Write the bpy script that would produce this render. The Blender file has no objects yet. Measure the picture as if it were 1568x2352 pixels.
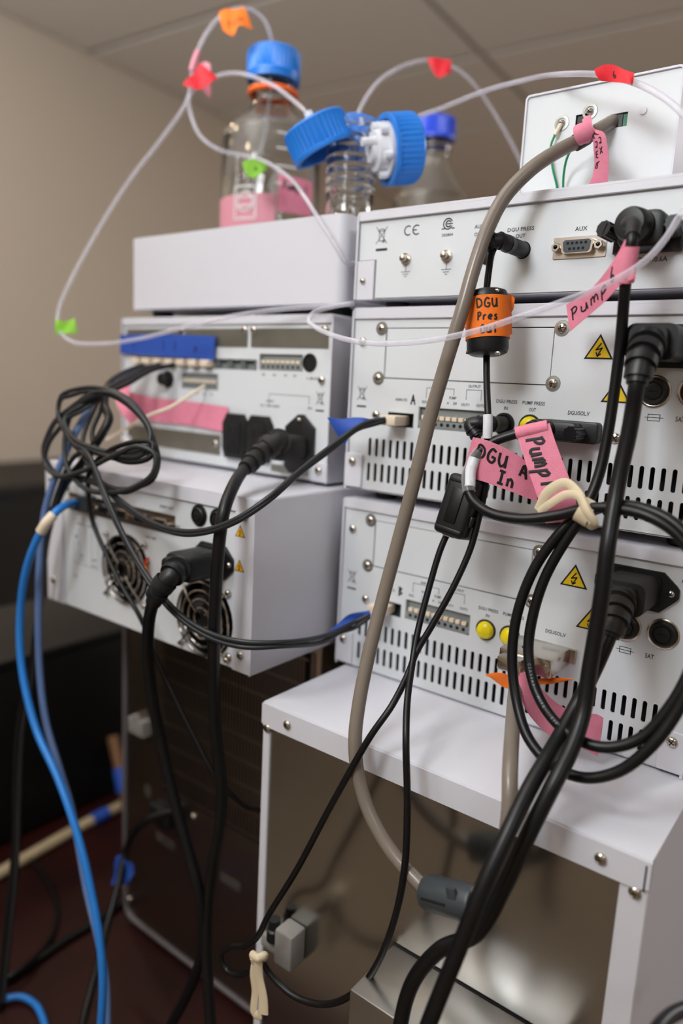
import bpy, bmesh, math, random
from mathutils import Vector as V, Matrix
random.seed(7)
C = bpy.context
SC = C.scene
COL = SC.collection
S = .001          # all lengths below are millimetres
Z0 = 1285.0       # height of the stack's reference level above the floor

# ---------------------------------------------------------------- camera, light, exposure
rows = [[0.790414, 0.610575, 0.049428], [-0.145488, 0.108734, 0.983367], [-0.595045, 0.784458, -0.174776]]
cp = [334.83, -443.01, 220.51]
cam = bpy.data.cameras.new('camera')
cam.sensor_fit = 'VERTICAL'; cam.sensor_height = 36; cam.sensor_width = 24
cam.lens = 1677.37 / 2352 * 36
cam.clip_start = .01
cam.dof.use_dof = True; cam.dof.focus_distance = .440; cam.dof.aperture_fstop = 3.0
co = bpy.data.objects.new('camera', cam); COL.objects.link(co)
r, u, f = [V(a) for a in rows]
co.matrix_world = Matrix(((r.x, u.x, -f.x, cp[0]*S), (r.y, u.y, -f.y, cp[1]*S), (r.z, u.z, -f.z, (cp[2]+Z0)*S), (0, 0, 0, 1)))
SC.camera = co
SC.view_settings.view_transform = 'Standard'; SC.view_settings.look = 'None'
SC.view_settings.exposure = 0.0; SC.view_settings.gamma = 1; SC.view_settings.use_curve_mapping = False
w = bpy.data.worlds.new('world'); SC.world = w; w.use_nodes = True
w.node_tree.nodes['Background'].inputs[0].default_value = (.9, .93, 1, 1)
w.node_tree.nodes['Background'].inputs[1].default_value = .02

def lamp(name, loc, aim, energy, size, color, size_y=None):
    l = bpy.data.lights.new(name, 'AREA'); l.energy = energy; l.color = color
    l.size = size; l.shape = 'RECTANGLE' if size_y else 'DISK'
    if size_y: l.size_y = size_y
    o = bpy.data.objects.new(name, l); COL.objects.link(o)
    o.location = (loc[0]*S, loc[1]*S, (loc[2]+Z0)*S)
    d = V(aim) - V(loc)
    o.rotation_euler = d.to_track_quat('-Z', 'Y').to_euler()
    return o
lamp('key_lamp', (70, -660, 650), (100, 0, 180), 3.7, .2, (.93, .97, 1), .2)
lamp('bounce_lamp', (-350, -700, 800), (-500, -420, 1280), 27, .4, (.9, .96, 1), .4)  # added uplight, out of view, brightens the ceiling for soft light from above
lamp('added_fill_lamp', (-700, -2300, 1255), (-700, -2300, 0), 8, .6, (.97, .97, 1), 1.2)  # unseen fill lamps added below the ceiling to raise the room light
lamp('added_fill_lamp.001', (1600, -1300, 1255), (1600, -1300, 0), 9, .6, (.93, .96, 1), 1.2)
lamp('added_fill_lamp.002', (1600, 2600, 1255), (1600, 2600, 0), 75, .6, (.97, .97, 1), 1.2)  # strong added fill, brightens the ceiling and left wall
for i, (x, y) in enumerate([(-1300, -700), (-1250, 300), (-600, -1300), (300, -1700)]):
    lamp('ceiling_spot_lamp' + ('.%03d' % i if i else ''), (x, y, 1262), (x, y, 0), 2.0, .09, (1, .76, .48))

# ---------------------------------------------------------------- materials
def lin(c):
    return tuple(((v/255)/12.92 if v/255 <= .04045 else ((v/255+.055)/1.055)**2.4) for v in c)
MATS = {}
def mat(name, rgb, rough=.5, metal=0, trans=0, ior=1.45, coat=0, bump=0, bscale=400, var=0, vscale=30, spec=.5, sss=0, alpha=1):
    m = bpy.data.materials.new(name); m.use_nodes = True; nt = m.node_tree
    b = nt.nodes['Principled BSDF']; c = lin(rgb) + (1,)
    b.inputs['Base Color'].default_value = c; b.inputs['Roughness'].default_value = rough
    b.inputs['Metallic'].default_value = metal; b.inputs['Transmission Weight'].default_value = trans
    b.inputs['IOR'].default_value = ior; b.inputs['Coat Weight'].default_value = coat
    b.inputs['Specular IOR Level'].default_value = spec
    b.inputs['Alpha'].default_value = alpha
    if bump or var:
        tc = nt.nodes.new('ShaderNodeTexCoord')
    if var:
        n = nt.nodes.new('ShaderNodeTexNoise'); n.inputs['Scale'].default_value = vscale; n.inputs['Detail'].default_value = 5
        nt.links.new(tc.outputs['Object'], n.inputs['Vector'])
        rp = nt.nodes.new('ShaderNodeValToRGB')
        rp.color_ramp.elements[0].position = .3; rp.color_ramp.elements[1].position = .7
        rp.color_ramp.elements[0].color = tuple(v*(1-var) for v in c[:3]) + (1,)
        rp.color_ramp.elements[1].color = tuple(min(1, v*(1+var)) for v in c[:3]) + (1,)
        nt.links.new(n.outputs['Fac'], rp.inputs['Fac']); nt.links.new(rp.outputs['Color'], b.inputs['Base Color'])
    if bump:
        n = nt.nodes.new('ShaderNodeTexNoise'); n.inputs['Scale'].default_value = bscale; n.inputs['Detail'].default_value = 3
        nt.links.new(tc.outputs['Object'], n.inputs['Vector'])
        bp = nt.nodes.new('ShaderNodeBump'); bp.inputs['Strength'].default_value = bump; bp.inputs['Distance'].default_value = .0005
        nt.links.new(n.outputs['Fac'], bp.inputs['Height']); nt.links.new(bp.outputs['Normal'], b.inputs['Normal'])
    MATS[name] = m
    return m
def mixed(name, rgb, fac, rough, grow=.25):
    """milky clear plastic: part see-through, part glossy white body, denser where it is seen edge-on"""
    m = mat(name, rgb, rough); nt = m.node_tree; b = nt.nodes['Principled BSDF']; out = nt.nodes['Material Output']
    t = nt.nodes.new('ShaderNodeBsdfTransparent'); mx = nt.nodes.new('ShaderNodeMixShader')
    lw = nt.nodes.new('ShaderNodeLayerWeight'); lw.inputs['Blend'].default_value = .4
    ma = nt.nodes.new('ShaderNodeMath'); ma.operation = 'MULTIPLY_ADD'
    ma.inputs[1].default_value = grow; ma.inputs[2].default_value = fac
    nt.links.new(lw.outputs['Facing'], ma.inputs[0]); nt.links.new(ma.outputs[0], mx.inputs[0])
    nt.links.new(t.outputs[0], mx.inputs[1]); nt.links.new(b.outputs[0], mx.inputs[2]); nt.links.new(mx.outputs[0], out.inputs[0])
    return m
WHITE = mat('white_panel', (214, 218, 222), .42, bump=.08, bscale=900)
SHELL = mat('white_shell', (212, 212, 220), .45, bump=.10, bscale=700)
STEEL = mat('stainless_steel', (172, 171, 169), .21, 1, var=.05, vscale=14, bump=.04, bscale=60)
BRUSHED = mat('brushed_steel', (176, 174, 170), .36, 1, var=.05, vscale=20)
TRIM = mat('grey_trim', (104, 100, 102), .5)
DSTEEL = mat('dark_stainless', (158, 146, 136), .3, 1, var=.06, vscale=9)
ZINC = mat('zinc_plate', (150, 150, 142), .42, .9, var=.08, vscale=40)
NICKEL = mat('nickel', (205, 198, 188), .22, 1)
CHROME = mat('bright_wire', (190, 186, 180), .16, 1)
BLACK = mat('black_plastic', (22, 23, 25), .42, bump=.05, bscale=900)
RUBBER = mat('black_rubber', (14, 14, 16), .38, var=.15, vscale=60, spec=.4)
DULL = mat('worn_black_plastic', (32, 29, 27), .55, var=.3, vscale=90)
VOID = mat('dark_interior', (10, 10, 11), .8)
SLATE = mat('dark_grey_ferrite', (58, 64, 68), .4)
GREYC = mat('grey_beige_cable', (122, 112, 102), .26)
REMC = mat('dark_grey_cable', (36, 38, 41), .42)
PINK = mat('pink_tape', (226, 134, 158), .75, bump=.5, bscale=1500, var=.05, vscale=200)
ORANGE = mat('orange_tape', (240, 118, 24), .7, bump=.4, bscale=1500, var=.06, vscale=150)
RED = mat('red_tape', (222, 32, 48), .6, bump=.3, bscale=1200)
GREEN = mat('green_tape', (134, 196, 52), .65)
BLUET = mat('blue_tape', (38, 78, 170), .6, bump=.3, bscale=1200)
PALEP = mat('pale_pink_tape', (222, 150, 166), .7)
INK = mat('black_ink', (22, 20, 24), .6)
PRINT = mat('grey_print', (66, 70, 76), .6)
CPRINT = mat('faint_print', (128, 132, 142), .5)
WPRINT = mat('white_print', (228, 228, 228), .5)
YELLOW = mat('yellow_sticker', (226, 192, 22), .45)
YCAP = mat('yellow_cap', (236, 214, 18), .3)
AMBER = mat('amber_sticker', (238, 178, 12), .45)
CREAM = mat('cream_plastic', (226, 210, 188), .45)
TGREY = mat('terminal_grey', (134, 140, 140), .5)
WPLAS = mat('white_plastic', (140, 138, 134), .4)
LWHITE = mat('white_fitting', (226, 228, 234), .35)
BCAP = mat('blue_cap', (38, 128, 226), .34)
DCAP = mat('deep_blue_cap', (48, 82, 216), .36)
BLUEC = mat('blue_network_cable', (40, 124, 208), .4)
PBLUE = mat('pale_blue_cable', (98, 124, 172), .45)
GWIRE = mat('green_wire', (18, 138, 86), .4)
RING = mat('orange_pour_ring', (255, 112, 40), .35)
BAND = mat('cream_rubber', (222, 206, 176), .6, bump=.3, bscale=500)
GLASS = mat('clear_glass', (246, 248, 247), .01, trans=1, ior=1.47)
TUBE = mixed('milky_tubing', (226, 224, 236), .26, .1, .42)
SLEEVE = mixed('clear_sleeve', (220, 220, 224), .12, .1, .5)
WALL = mat('painted_wall', (206, 192, 176), .8, bump=.15, bscale=160)
TILE = mat('ceiling_tile', (226, 218, 211), .9, bump=.3, bscale=260)
GRID = mat('ceiling_grid', (150, 142, 134), .8)
FLOORM = mat('grey_floor', (150, 136, 118), .5, var=.2, vscale=6)
BENCH = mat('dark_red_laminate', (38, 10, 7), .5, var=.45, vscale=9, spec=.25)
BCASE = mat('matt_black_case', (12, 12, 12), .5)
WOOD = mat('beige_tube', (176, 158, 126), .6, var=.1, vscale=30)
BROWN = mat('brown_rod', (120, 84, 54), .6)
GPCB = mat('green_board', (20, 120, 84), .4)
WIRER = mat('red_wire', (190, 40, 40), .4)

# ---------------------------------------------------------------- object helpers
ORG = {}
def thing(name, label, cat, loc, group=None):
    o = bpy.data.objects.new(name, None); COL.objects.link(o); o.empty_display_size = .01
    o.location = (loc[0]*S, loc[1]*S, (loc[2]+Z0)*S); o['label'] = label; o['category'] = cat
    if group: o['group'] = group
    ORG[o.name] = V(loc)
    return o
def link(name, me, m, parent=None, label=None, loc=None, rot=None, kind=None):
    o = bpy.data.objects.new(name, me); COL.objects.link(o)
    if m is not None and len(me.materials) == 0: me.materials.append(m)
    if parent is not None:
        o.parent = parent; ORG[o.name] = ORG[parent.name]
    else: ORG[o.name] = V((0, 0, -Z0))
    if loc is not None: o.location = V(loc)*S
    if rot is not None: o.rotation_euler = rot
    if label: o['label'] = label
    if kind: o['kind'] = kind
    return o

class B:
    """collects geometry (mm); done() links it as one mesh object"""
    def __init__(s): s.bm = bmesh.new()
    def box(s, x0, x1, y0, y1, z0, z1, bev=0, seg=2):
        t = bmesh.new()
        vs = [t.verts.new(p) for p in ((x0,y0,z0),(x1,y0,z0),(x1,y1,z0),(x0,y1,z0),(x0,y0,z1),(x1,y0,z1),(x1,y1,z1),(x0,y1,z1))]
        for q in ((3,2,1,0),(4,5,6,7),(0,1,5,4),(1,2,6,5),(2,3,7,6),(3,0,4,7)): t.faces.new([vs[i] for i in q])
        if bev: bmesh.ops.bevel(t, geom=t.edges[:], offset=bev, segments=seg, affect='EDGES', profile=.5)
        s.add(t); return s
    def add(s, t):
        me = bpy.data.meshes.new('t'); t.to_mesh(me); t.free(); s.bm.from_mesh(me); bpy.data.meshes.remove(me)
    def lathe(s, o, axis, prof, seg=24, caps=True):
        o = V(o); a = V(axis).normalized(); e1 = a.orthogonal().normalized(); e2 = a.cross(e1); rings = []
        for h, rr in prof:
            if rr < 1e-6: rings.append([s.bm.verts.new(o + a*h)])
            else: rings.append([s.bm.verts.new(o + a*h + (e1*math.cos(2*math.pi*i/seg) + e2*math.sin(2*math.pi*i/seg))*rr) for i in range(seg)])
        for A, Bq in zip(rings, rings[1:]):
            for i in range(seg):
                j = (i+1) % seg
                if len(A) == 1 and len(Bq) == 1: continue
                if len(A) == 1: s.bm.faces.new((A[0], Bq[j], Bq[i]))
                elif len(Bq) == 1: s.bm.faces.new((A[i], A[j], Bq[0]))
                else: s.bm.faces.new((A[i], A[j], Bq[j], Bq[i]))
        if caps:
            if len(rings[0]) > 1: s.bm.faces.new(rings[0][::-1])
            if len(rings[-1]) > 1: s.bm.faces.new(rings[-1])
        return s
    def cyl(s, p0, p1, r0, r1=None, seg=20):
        p0, p1 = V(p0), V(p1); d = p1-p0
        return s.lathe(p0, d, [(0, r0), (d.length, r0 if r1 is None else r1)], seg)
    def rcyl(s, p0, p1, rr, bev, seg=28):
        p0, p1 = V(p0), V(p1); L = (p1-p0).length
        return s.lathe(p0, p1-p0, [(0, 0), (0, rr-bev), (bev*.3, rr-bev*.3), (bev, rr), (L-bev, rr), (L-bev*.3, rr-bev*.3), (L, rr-bev), (L, 0)], seg, False)
    def tube(s, pts, rr, seg=10, step=4, rfun=None, flat=None, raw=False, closed=False):
        P = [V(p) for p in pts] if raw else spline(pts, step, closed)
        P = [V((p.x, p.y, max(p.z, rr-384.9))) if p.y > -250 and p.z < -300 else p for p in P]
        n = len(P); T = []
        for i in range(n):
            if closed: T.append((P[(i+1) % n]-P[i-1]).normalized())
            else: T.append((P[min(i+1, n-1)]-P[max(i-1, 0)]).normalized())
        N = T[0].orthogonal().normalized(); R = []
        if flat is not None:
            N = V(flat); N = (N - T[0]*N.dot(T[0])).normalized()
        for i in range(n):
            N = (N - T[i]*N.dot(T[i])).normalized(); Bn = T[i].cross(N)
            q = rr if rfun is None else rr*rfun(i/(n-1))
            k = 1 if flat is None else .35
            R.append([s.bm.verts.new(P[i] + (N*math.cos(2*math.pi*j/seg)*k + Bn*math.sin(2*math.pi*j/seg))*q) for j in range(seg)])
        for i in range(n if closed else n-1):
            A, Bq = R[i], R[(i+1) % n]
            for j in range(seg):
                k = (j+1) % seg; s.bm.faces.new((A[j], A[k], Bq[k], Bq[j]))
        if not closed: s.bm.faces.new(R[0][::-1]); s.bm.faces.new(R[-1])
        return s
    def prism(s, poly, y0, y1, bev=0):
        """poly: (x, z) counter-clockwise seen from the viewer at -Y"""
        t = bmesh.new()
        a = [t.verts.new((x, y0, z)) for x, z in poly]; b = [t.verts.new((x, y1, z)) for x, z in poly]; n = len(poly)
        t.faces.new(a); t.faces.new(b[::-1])
        for i in range(n):
            j = (i+1) % n; t.faces.new((a[j], a[i], b[i], b[j]))
        if bev: bmesh.ops.bevel(t, geom=[e for e in t.edges if all(v.co.y == y0 for v in e.verts)], offset=bev, segments=2, affect='EDGES', profile=.5)
        bmesh.ops.recalc_face_normals(t, faces=t.faces[:])
        s.add(t); return s
    def xf(s, mtx):
        bmesh.ops.transform(s.bm, matrix=mtx, verts=s.bm.verts[:]); return s
    def mesh(s, name, m, smooth=35):
        me = bpy.data.meshes.new(name); bmesh.ops.recalc_face_normals(s.bm, faces=s.bm.faces[:]); s.bm.to_mesh(me); s.bm.free()
        if m is not None: me.materials.append(m)
        if smooth:
            me.polygons.foreach_set('use_smooth', [True]*len(me.polygons)); me.set_sharp_from_angle(angle=math.radians(smooth))
        return me
    def done(s, name, m, parent=None, glob=False, label=None, smooth=35, kind=None):
        off = -ORG[parent.name] if (glob and parent is not None) else V((0, 0, 0))
        if glob and parent is None: off = V((0, 0, Z0))
        for v in s.bm.verts: v.co = (v.co + off)*S
        return link(name, s.mesh(name, m, smooth), None, parent, label, kind=kind)

def spline(pts, step=4, closed=False):
    P = [V(p) for p in pts]; n = len(P); out = []
    if n == 2 and not closed:
        k = max(1, int((P[1]-P[0]).length/step)); return [P[0].lerp(P[1], i/k) for i in range(k+1)]
    for i in range(n if closed else n-1):
        if closed: p0, p1, p2, p3 = P[i-1], P[i], P[(i+1) % n], P[(i+2) % n]
        else:
            p1, p2 = P[i], P[i+1]
            p0 = P[i-1] if i else p1*2-p2; p3 = P[i+2] if i+2 < n else p2*2-p1
        a = max((p1-p0).length, 1e-3)**.5; b = max((p2-p1).length, 1e-3)**.5; c = max((p3-p2).length, 1e-3)**.5
        m1 = (p2-p1) + b*((p1-p0)/a - (p2-p0)/(a+b)); m2 = (p2-p1) + b*((p3-p2)/c - (p3-p1)/(b+c))
        k = max(2, int((p2-p1).length/step))
        for j in range(k):
            t = j/k; t2 = t*t; t3 = t2*t
            out.append(p1*(2*t3-3*t2+1) + m1*(t3-2*t2+t) + p2*(-2*t3+3*t2) + m2*(t3-t2))
    if not closed: out.append(P[-1])
    return out

def curve_mesh(cu, name, m):
    o = bpy.data.objects.new('tmp', cu); COL.objects.link(o); dg = C.evaluated_depsgraph_get()
    me = bpy.data.meshes.new_from_object(o.evaluated_get(dg)); me.name = name; me.materials.clear()
    if m: me.materials.append(m)
    bpy.data.objects.remove(o); bpy.data.curves.remove(cu)
    return me
def plate(outer, holes, y0, y1, name, m, parent, label=None):
    """sheet in the XZ plane with real openings, front face at y0"""
    cu = bpy.data.curves.new('p', 'CURVE'); cu.dimensions = '2D'; cu.fill_mode = 'BOTH'; cu.extrude = abs(y1-y0)/2*S
    for poly in [outer] + holes:
        sp = cu.splines.new('POLY'); sp.points.add(len(poly)-1); sp.use_cyclic_u = True
        for p, q in zip(sp.points, poly): p.co = (q[0]*S, q[1]*S, 0, 1)
    me = curve_mesh(cu, name, m); me.transform(Matrix.Translation((0, (y0+y1)/2*S, 0)) @ Matrix.Rotation(math.pi/2, 4, 'X'))
    return link(name, me, None, parent, label)
def rect(x0, x1, z0, z1): return [(x0, z0), (x1, z0), (x1, z1), (x0, z1)]
def rrect(x0, x1, z0, z1, q, n=4):
    out = []
    for cx, cz, a0 in ((x1-q, z0+q, -90), (x1-q, z1-q, 0), (x0+q, z1-q, 90), (x0+q, z0+q, 180)):
        for i in range(n+1):
            a = math.radians(a0 + 90*i/n); out.append((cx+q*math.cos(a), cz+q*math.sin(a)))
    return out
def circ(x, z, q, n=20): return [(x+q*math.cos(2*math.pi*i/n), z+q*math.sin(2*math.pi*i/n)) for i in range(n)]

TXT = {}
def text(s, x, z, h, wid, y, parent, m=PRINT, name='printed_text', bold=.018):
    """flat print on an XZ face; centre (x, z), cap height h, width wid"""
    key = (s, h, wid, m.name)
    if key not in TXT:
        cu = bpy.data.curves.new('t', 'FONT'); cu.body = s; cu.resolution_u = 2; cu.size = .01; cu.offset = bold*.01
        me = curve_mesh(cu, name, m)
        xs = [v.co.x for v in me.vertices]; ys = [v.co.y for v in me.vertices]
        x0, x1, y0, y1 = min(xs), max(xs), min(ys), max(ys)
        for v in me.vertices:
            v.co = (((v.co.x-x0)/(x1-x0)-.5)*wid*S, 0, ((v.co.y-y0)/(y1-y0)-.5)*h*S)
        TXT[key] = me
    return link(name, TXT[key], None, parent, loc=(x, y, z))
def lines(segs, y, parent, m=PRINT, wd=.4, name='printed_line'):
    b = B()
    for pl in segs:
        for (x0, z0), (x1, z1) in zip(pl, pl[1:]):
            d = V((x1-x0, 0, z1-z0)); n = V((-d.z, 0, d.x)).normalized()*wd/2; e = d.normalized()*wd/2
            a, c = V((x0, y, z0))-e, V((x1, y, z1))+e
            b.bm.faces.new([b.bm.verts.new(q) for q in (a-n, c-n, c+n, a+n)])
    return b.done(name, m, parent, smooth=0)

# handwriting: strokes on a 1 x 1 letter box
HW = {'D': [[(.15,0),(.18,1),(.6,.9),(.85,.55),(.7,.15),(.15,0)]], 'G': [[(.85,.85),(.5,1),(.15,.6),(.25,.1),(.65,0),(.85,.4),(.5,.42)]],
 'U': [[(.1,.95),(.15,.3),(.4,0),(.7,.2),(.8,.95)],[(.8,.95),(.85,0)]], 'P': [[(.2,0),(.25,1)],[(.1,.9),(.6,1),(.8,.75),(.5,.5),(.25,.5)]],
 'r': [[(.2,0),(.25,.6)],[(.25,.4),(.5,.6),(.75,.55)]], 'e': [[(.15,.3),(.8,.38),(.6,.62),(.25,.5),(.2,.1),(.75,.05)]],
 's': [[(.75,.6),(.35,.55),(.4,.35),(.7,.25),(.55,.0),(.15,.05)]], 'O': [[(.5,1),(.15,.6),(.3,.05),(.7,.1),(.85,.6),(.5,1)]],
 't': [[(.45,.95),(.5,0)],[(.1,.6),(.85,.65)]], 'I': [[(.5,0),(.5,1)],[(.15,1),(.85,1)],[(.15,0),(.85,0)]],
 'n': [[(.2,0),(.2,.65)],[(.2,.45),(.5,.68),(.75,.5),(.8,0)]], 'u': [[(.15,.65),(.2,.1),(.55,.05),(.75,.65)],[(.75,.65),(.85,0)]],
 'm': [[(.1,0),(.12,.65)],[(.12,.5),(.35,.68),(.45,.4),(.46,.05)],[(.46,.45),(.7,.68),(.85,.4),(.88,0)]],
 'p': [[(.2,-.4),(.25,.65)],[(.22,.5),(.65,.68),(.75,.25),(.25,.1)]], '1': [[(.5,0),(.5,1)]], 'A': [[(.1,0),(.45,1),(.85,0)],[(.25,.4),(.75,.4)]],
 '6': [[(.7,1),(.25,.5),(.3,.05),(.7,.1),(.65,.45),(.3,.35)]], 'a': [[(.75,.55),(.3,.55),(.2,.1),(.6,.05),(.75,.55)],[(.75,.55),(.85,0)]], 'B': [[(.2,0),(.2,1),(.7,.85),(.3,.55),(.8,.3),(.2,0)]],
 'x': [[(.1,0),(.8,.65)],[(.1,.65),(.8,0)]], ' ': []}
def write(s, fn, u0, v0, du, dv, parent, rad=.35, m=INK, name='handwriting', lift=.25):
    """strokes laid on a surface; fn(u, v) -> (point, normal); du = letter width, dv = letter height"""
    b = B(); x = u0
    for ch in s:
        for st in HW[ch]:
            q = spline([(a*du*.85+x, c*dv+v0, 0) for a, c in st], max(abs(du), abs(dv))*.12) if len(st) > 2 else [V((a*du*.85+x, c*dv+v0, 0)) for a, c in st]
            pts = [fn(p.x, p.y) for p in q]
            b.tube([p+n*lift for p, n in pts], rad, 6, raw=True, flat=pts[0][1])
        x += du
    return b.done(name, m, parent, glob=True, smooth=60)

def flag(rows, m, parent, name='tape_flag', label=None, thick=.25, n=8, wob=.0, glob=True):
    """strip of tape: rows of (left, right) points; gives back fn(u, v), u along 0..1, v across 0..1"""
    L = spline([a for a, c in rows], 2.0); R_ = spline([c for a, c in rows], 2.0); k = 22
    def at(P, t):
        q = t*(len(P)-1); i = min(int(q), len(P)-2); return P[i].lerp(P[i+1], q-i)
    def base(uu, vv): return at(L, min(max(uu, 0), 1)).lerp(at(R_, min(max(uu, 0), 1)), vv)
    eye = V(cp)
    def fn(uu, vv):
        p = base(uu, vv); a = base(min(uu+.03, 1), vv)-base(max(uu-.03, 0), vv); c = base(uu, 1)-base(uu, 0)
        nn = a.cross(c).normalized()
        if nn.dot(eye-p) < 0: nn = -nn
        return p + nn*wob*math.sin(uu*7+vv*3), nn
    b = B(); g = [[fn(i/k, j/5) for j in range(6)] for i in range(k+1)]
    top = [[b.bm.verts.new(p+q*thick/2) for p, q in rw] for rw in g]; bot = [[b.bm.verts.new(p-q*thick/2) for p, q in rw] for rw in g]
    for i in range(k):
        for j in range(5):
            b.bm.faces.new((top[i][j], top[i+1][j], top[i+1][j+1], top[i][j+1])); b.bm.faces.new((bot[i][j], bot[i][j+1], bot[i+1][j+1], bot[i+1][j]))
        b.bm.faces.new((top[i][0], bot[i][0], bot[i+1][0], top[i+1][0])); b.bm.faces.new((top[i][5], top[i+1][5], bot[i+1][5], bot[i][5]))
    for j in range(5):
        b.bm.faces.new((top[0][j], top[0][j+1], bot[0][j+1], bot[0][j])); b.bm.faces.new((top[k][j], bot[k][j], bot[k][j+1], top[k][j+1]))
    o = b.done(name, m, parent, glob=glob, label=label, smooth=60)
    return fn, o
def cable(parent, pts, rr, m, name='jacket', step=4, seg=12, label=None):
    return B().tube(pts, rr, seg, step).done(name, m, parent, glob=True, label=label, smooth=80)

# shared small pieces (origin at the face they sit on, facing -Y)
def mk_screw(R=3.3, m=NICKEL):
    b = B(); b.lathe((0, 0, 0), (0, -1, 0), [(-.5, R), (.7, R), (1.5, R*.86), (2.1, R*.5), (2.2, .2), (2.2, 0)], 20, False)
    me = b.mesh('screw', m); me.transform(Matrix.Scale(S, 4))
    x = B(); x.box(-R*.55, R*.55, -2.26, -1.9, -.32, .32); x.box(-.32, .32, -2.26, -1.9, -R*.55, R*.55)
    xm = x.mesh('screw_slot', VOID, 0); xm.transform(Matrix.Scale(S, 4))
    bm = bmesh.new(); bm.from_mesh(me); k = len(bm.faces); bm.from_mesh(xm); bm.faces.ensure_lookup_table()
    for fc in bm.faces[k:]: fc.material_index = 1
    bm.to_mesh(me); bm.free(); me.materials.append(VOID); bpy.data.meshes.remove(xm)
    return me
SCREW = mk_screw(); SSCREW = mk_screw(2.2); WASH = B().lathe((0, 0, 0), (0, -1, 0), [(0, 4.9), (.5, 4.7), (.6, 3.2)], 24, False).mesh('washer', ZINC); WASH.transform(Matrix.Scale(S, 4))
def screws(parent, pts, y, me=SCREW, washer=False):
    for x, z in pts:
        sc = link('screw', me, None, parent, loc=(x, y, z), rot=(0, random.uniform(0, 3), 0))
        if washer: link('washer', WASH, None, sc)
def tri_sticker(parent, x, z0, hw, h, y, m=YELLOW):
    b = B(); b.prism([(x-hw, z0), (x+hw, z0), (x, z0+h)], y-.15, y); o = b.done('warning_sticker', INK, parent, smooth=0, label='black bordered triangular warning sticker')
    k = .8; zc = z0+h/3
    b = B(); b.prism([(x-hw*k, zc+(z0-zc)*k), (x+hw*k, zc+(z0-zc)*k), (x, zc+(z0+h-zc)*k)], y-.3, y-.15); b.done('sticker_field', m, o, smooth=0)
    q = h/15
    lines([[(x+.9*q, zc+4.2*q), (x-1.6*q, zc+.6*q), (x+1.6*q, zc+1.4*q), (x-.6*q, zc-3*q)], [(x-1.5*q, zc-1.3*q), (x-.7*q, zc-3.2*q), (x+1*q, zc-2*q)]], y-.36, o, INK, .8*q, 'lightning_bolt')
def bin_mark(parent, x, z, y, k=1, bar=True):
    s_ = [[(-4.2, 5), (4.2, -5)], [(4.2, 5), (-4.2, -5)], [(-2.2, 2.6), (-1.6, -3.6), (1.6, -3.6), (2.2, 2.6), (-2.2, 2.6)], [(-2.8, 2.8), (-1, 3.8), (1, 3.8), (2.8, 2.8)]]
    s_.append([(1.6+.8*math.cos(a*.9), -3.8+.8*math.sin(a*.9)) for a in range(8)])
    lines([[(x+a*k, z+c*k) for a, c in q] for q in s_], y, parent, PRINT, .45*k, 'bin_symbol')
    if bar: lines([[(x-3.6*k, z-9.5*k), (x+3.6*k, z-9.5*k)]], y, parent, INK, 1.3*k, 'bin_symbol_bar')

def iec_plug(parent, cx, cz, y0, boot, m=DULL, rr=4.2):
    """straight mains plug leaving along -Y, ribbed boot bending along the given points"""
    b = B(); b.prism(rrect(cx-13.5, cx+13.5, cz-9.5, cz+9.5, 5), y0-28, y0, 2.5); p = b.done('plug', m, parent, glob=True)
    b = B(); b.prism(rrect(cx-9.5, cx+9.5, cz-7.5, cz+7.5, 4), y0-35, y0-27.5, 2); b.done('plug_shoulder', m, p, glob=True)
    P = spline([(cx, y0-27, cz)] + boot, 1.0); n = len(P)
    for q in range(4):
        i0 = int(n*(.16+.2*q)); i1 = min(n-1, i0+5)
        B().tube([P[i0], P[i1]], 9.6-q*.8, 20, raw=True).done('boot_rib', m, p, glob=True)
    B().tube(P, 7.6, 18, raw=True, rfun=lambda t: 1-.28*t).done('strain_relief', m, p, glob=True)
    return p

# ================================================================ SETTING
def struct(name, b, m, parent=None, glob=True): 
    o = b.done(name, m, parent, glob=glob, smooth=0)
    if parent is None: o['kind'] = 'structure'
    return o
ROT = math.radians(94.134-90)
RX = V((math.cos(ROT), math.sin(ROT), 0)); RY = V((-math.sin(ROT), math.cos(ROT), 0)); RO = V((-2031, 832, 0))
def rbox(a0, a1, b0, b1, z0, z1):
    """box in room directions: a out from the left wall, b along it"""
    b = B(); b.box(a0, a1, b0, b1, z0, z1); return b.xf(Matrix.Translation(RO) @ Matrix.Rotation(ROT, 4, 'Z'))
CZ = 1280
struct('wall_left', rbox(-60, 0, -3600, 5400, -1285, CZ+60), WALL)
struct('wall_back', rbox(-60, 5400, 5400, 5460, -1285, CZ+60), WALL)
struct('wall_right', rbox(5400, 5460, -3600, 5400, -1285, CZ+60), WALL)
struct('wall_front', rbox(-60, 5460, -3660, -3600, -1285, CZ+60), WALL)
struct('floor', rbox(-60, 5460, -3660, 5460, -1345, -1285), FLOORM)
ceil = struct('ceiling', rbox(-60, 5460, -3660, 5460, CZ+10, CZ+60), GRID)
xs = [1177-1220, 1177, 1177+1220, 1177+2440, 1177+3660]
tile_me = {}
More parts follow.
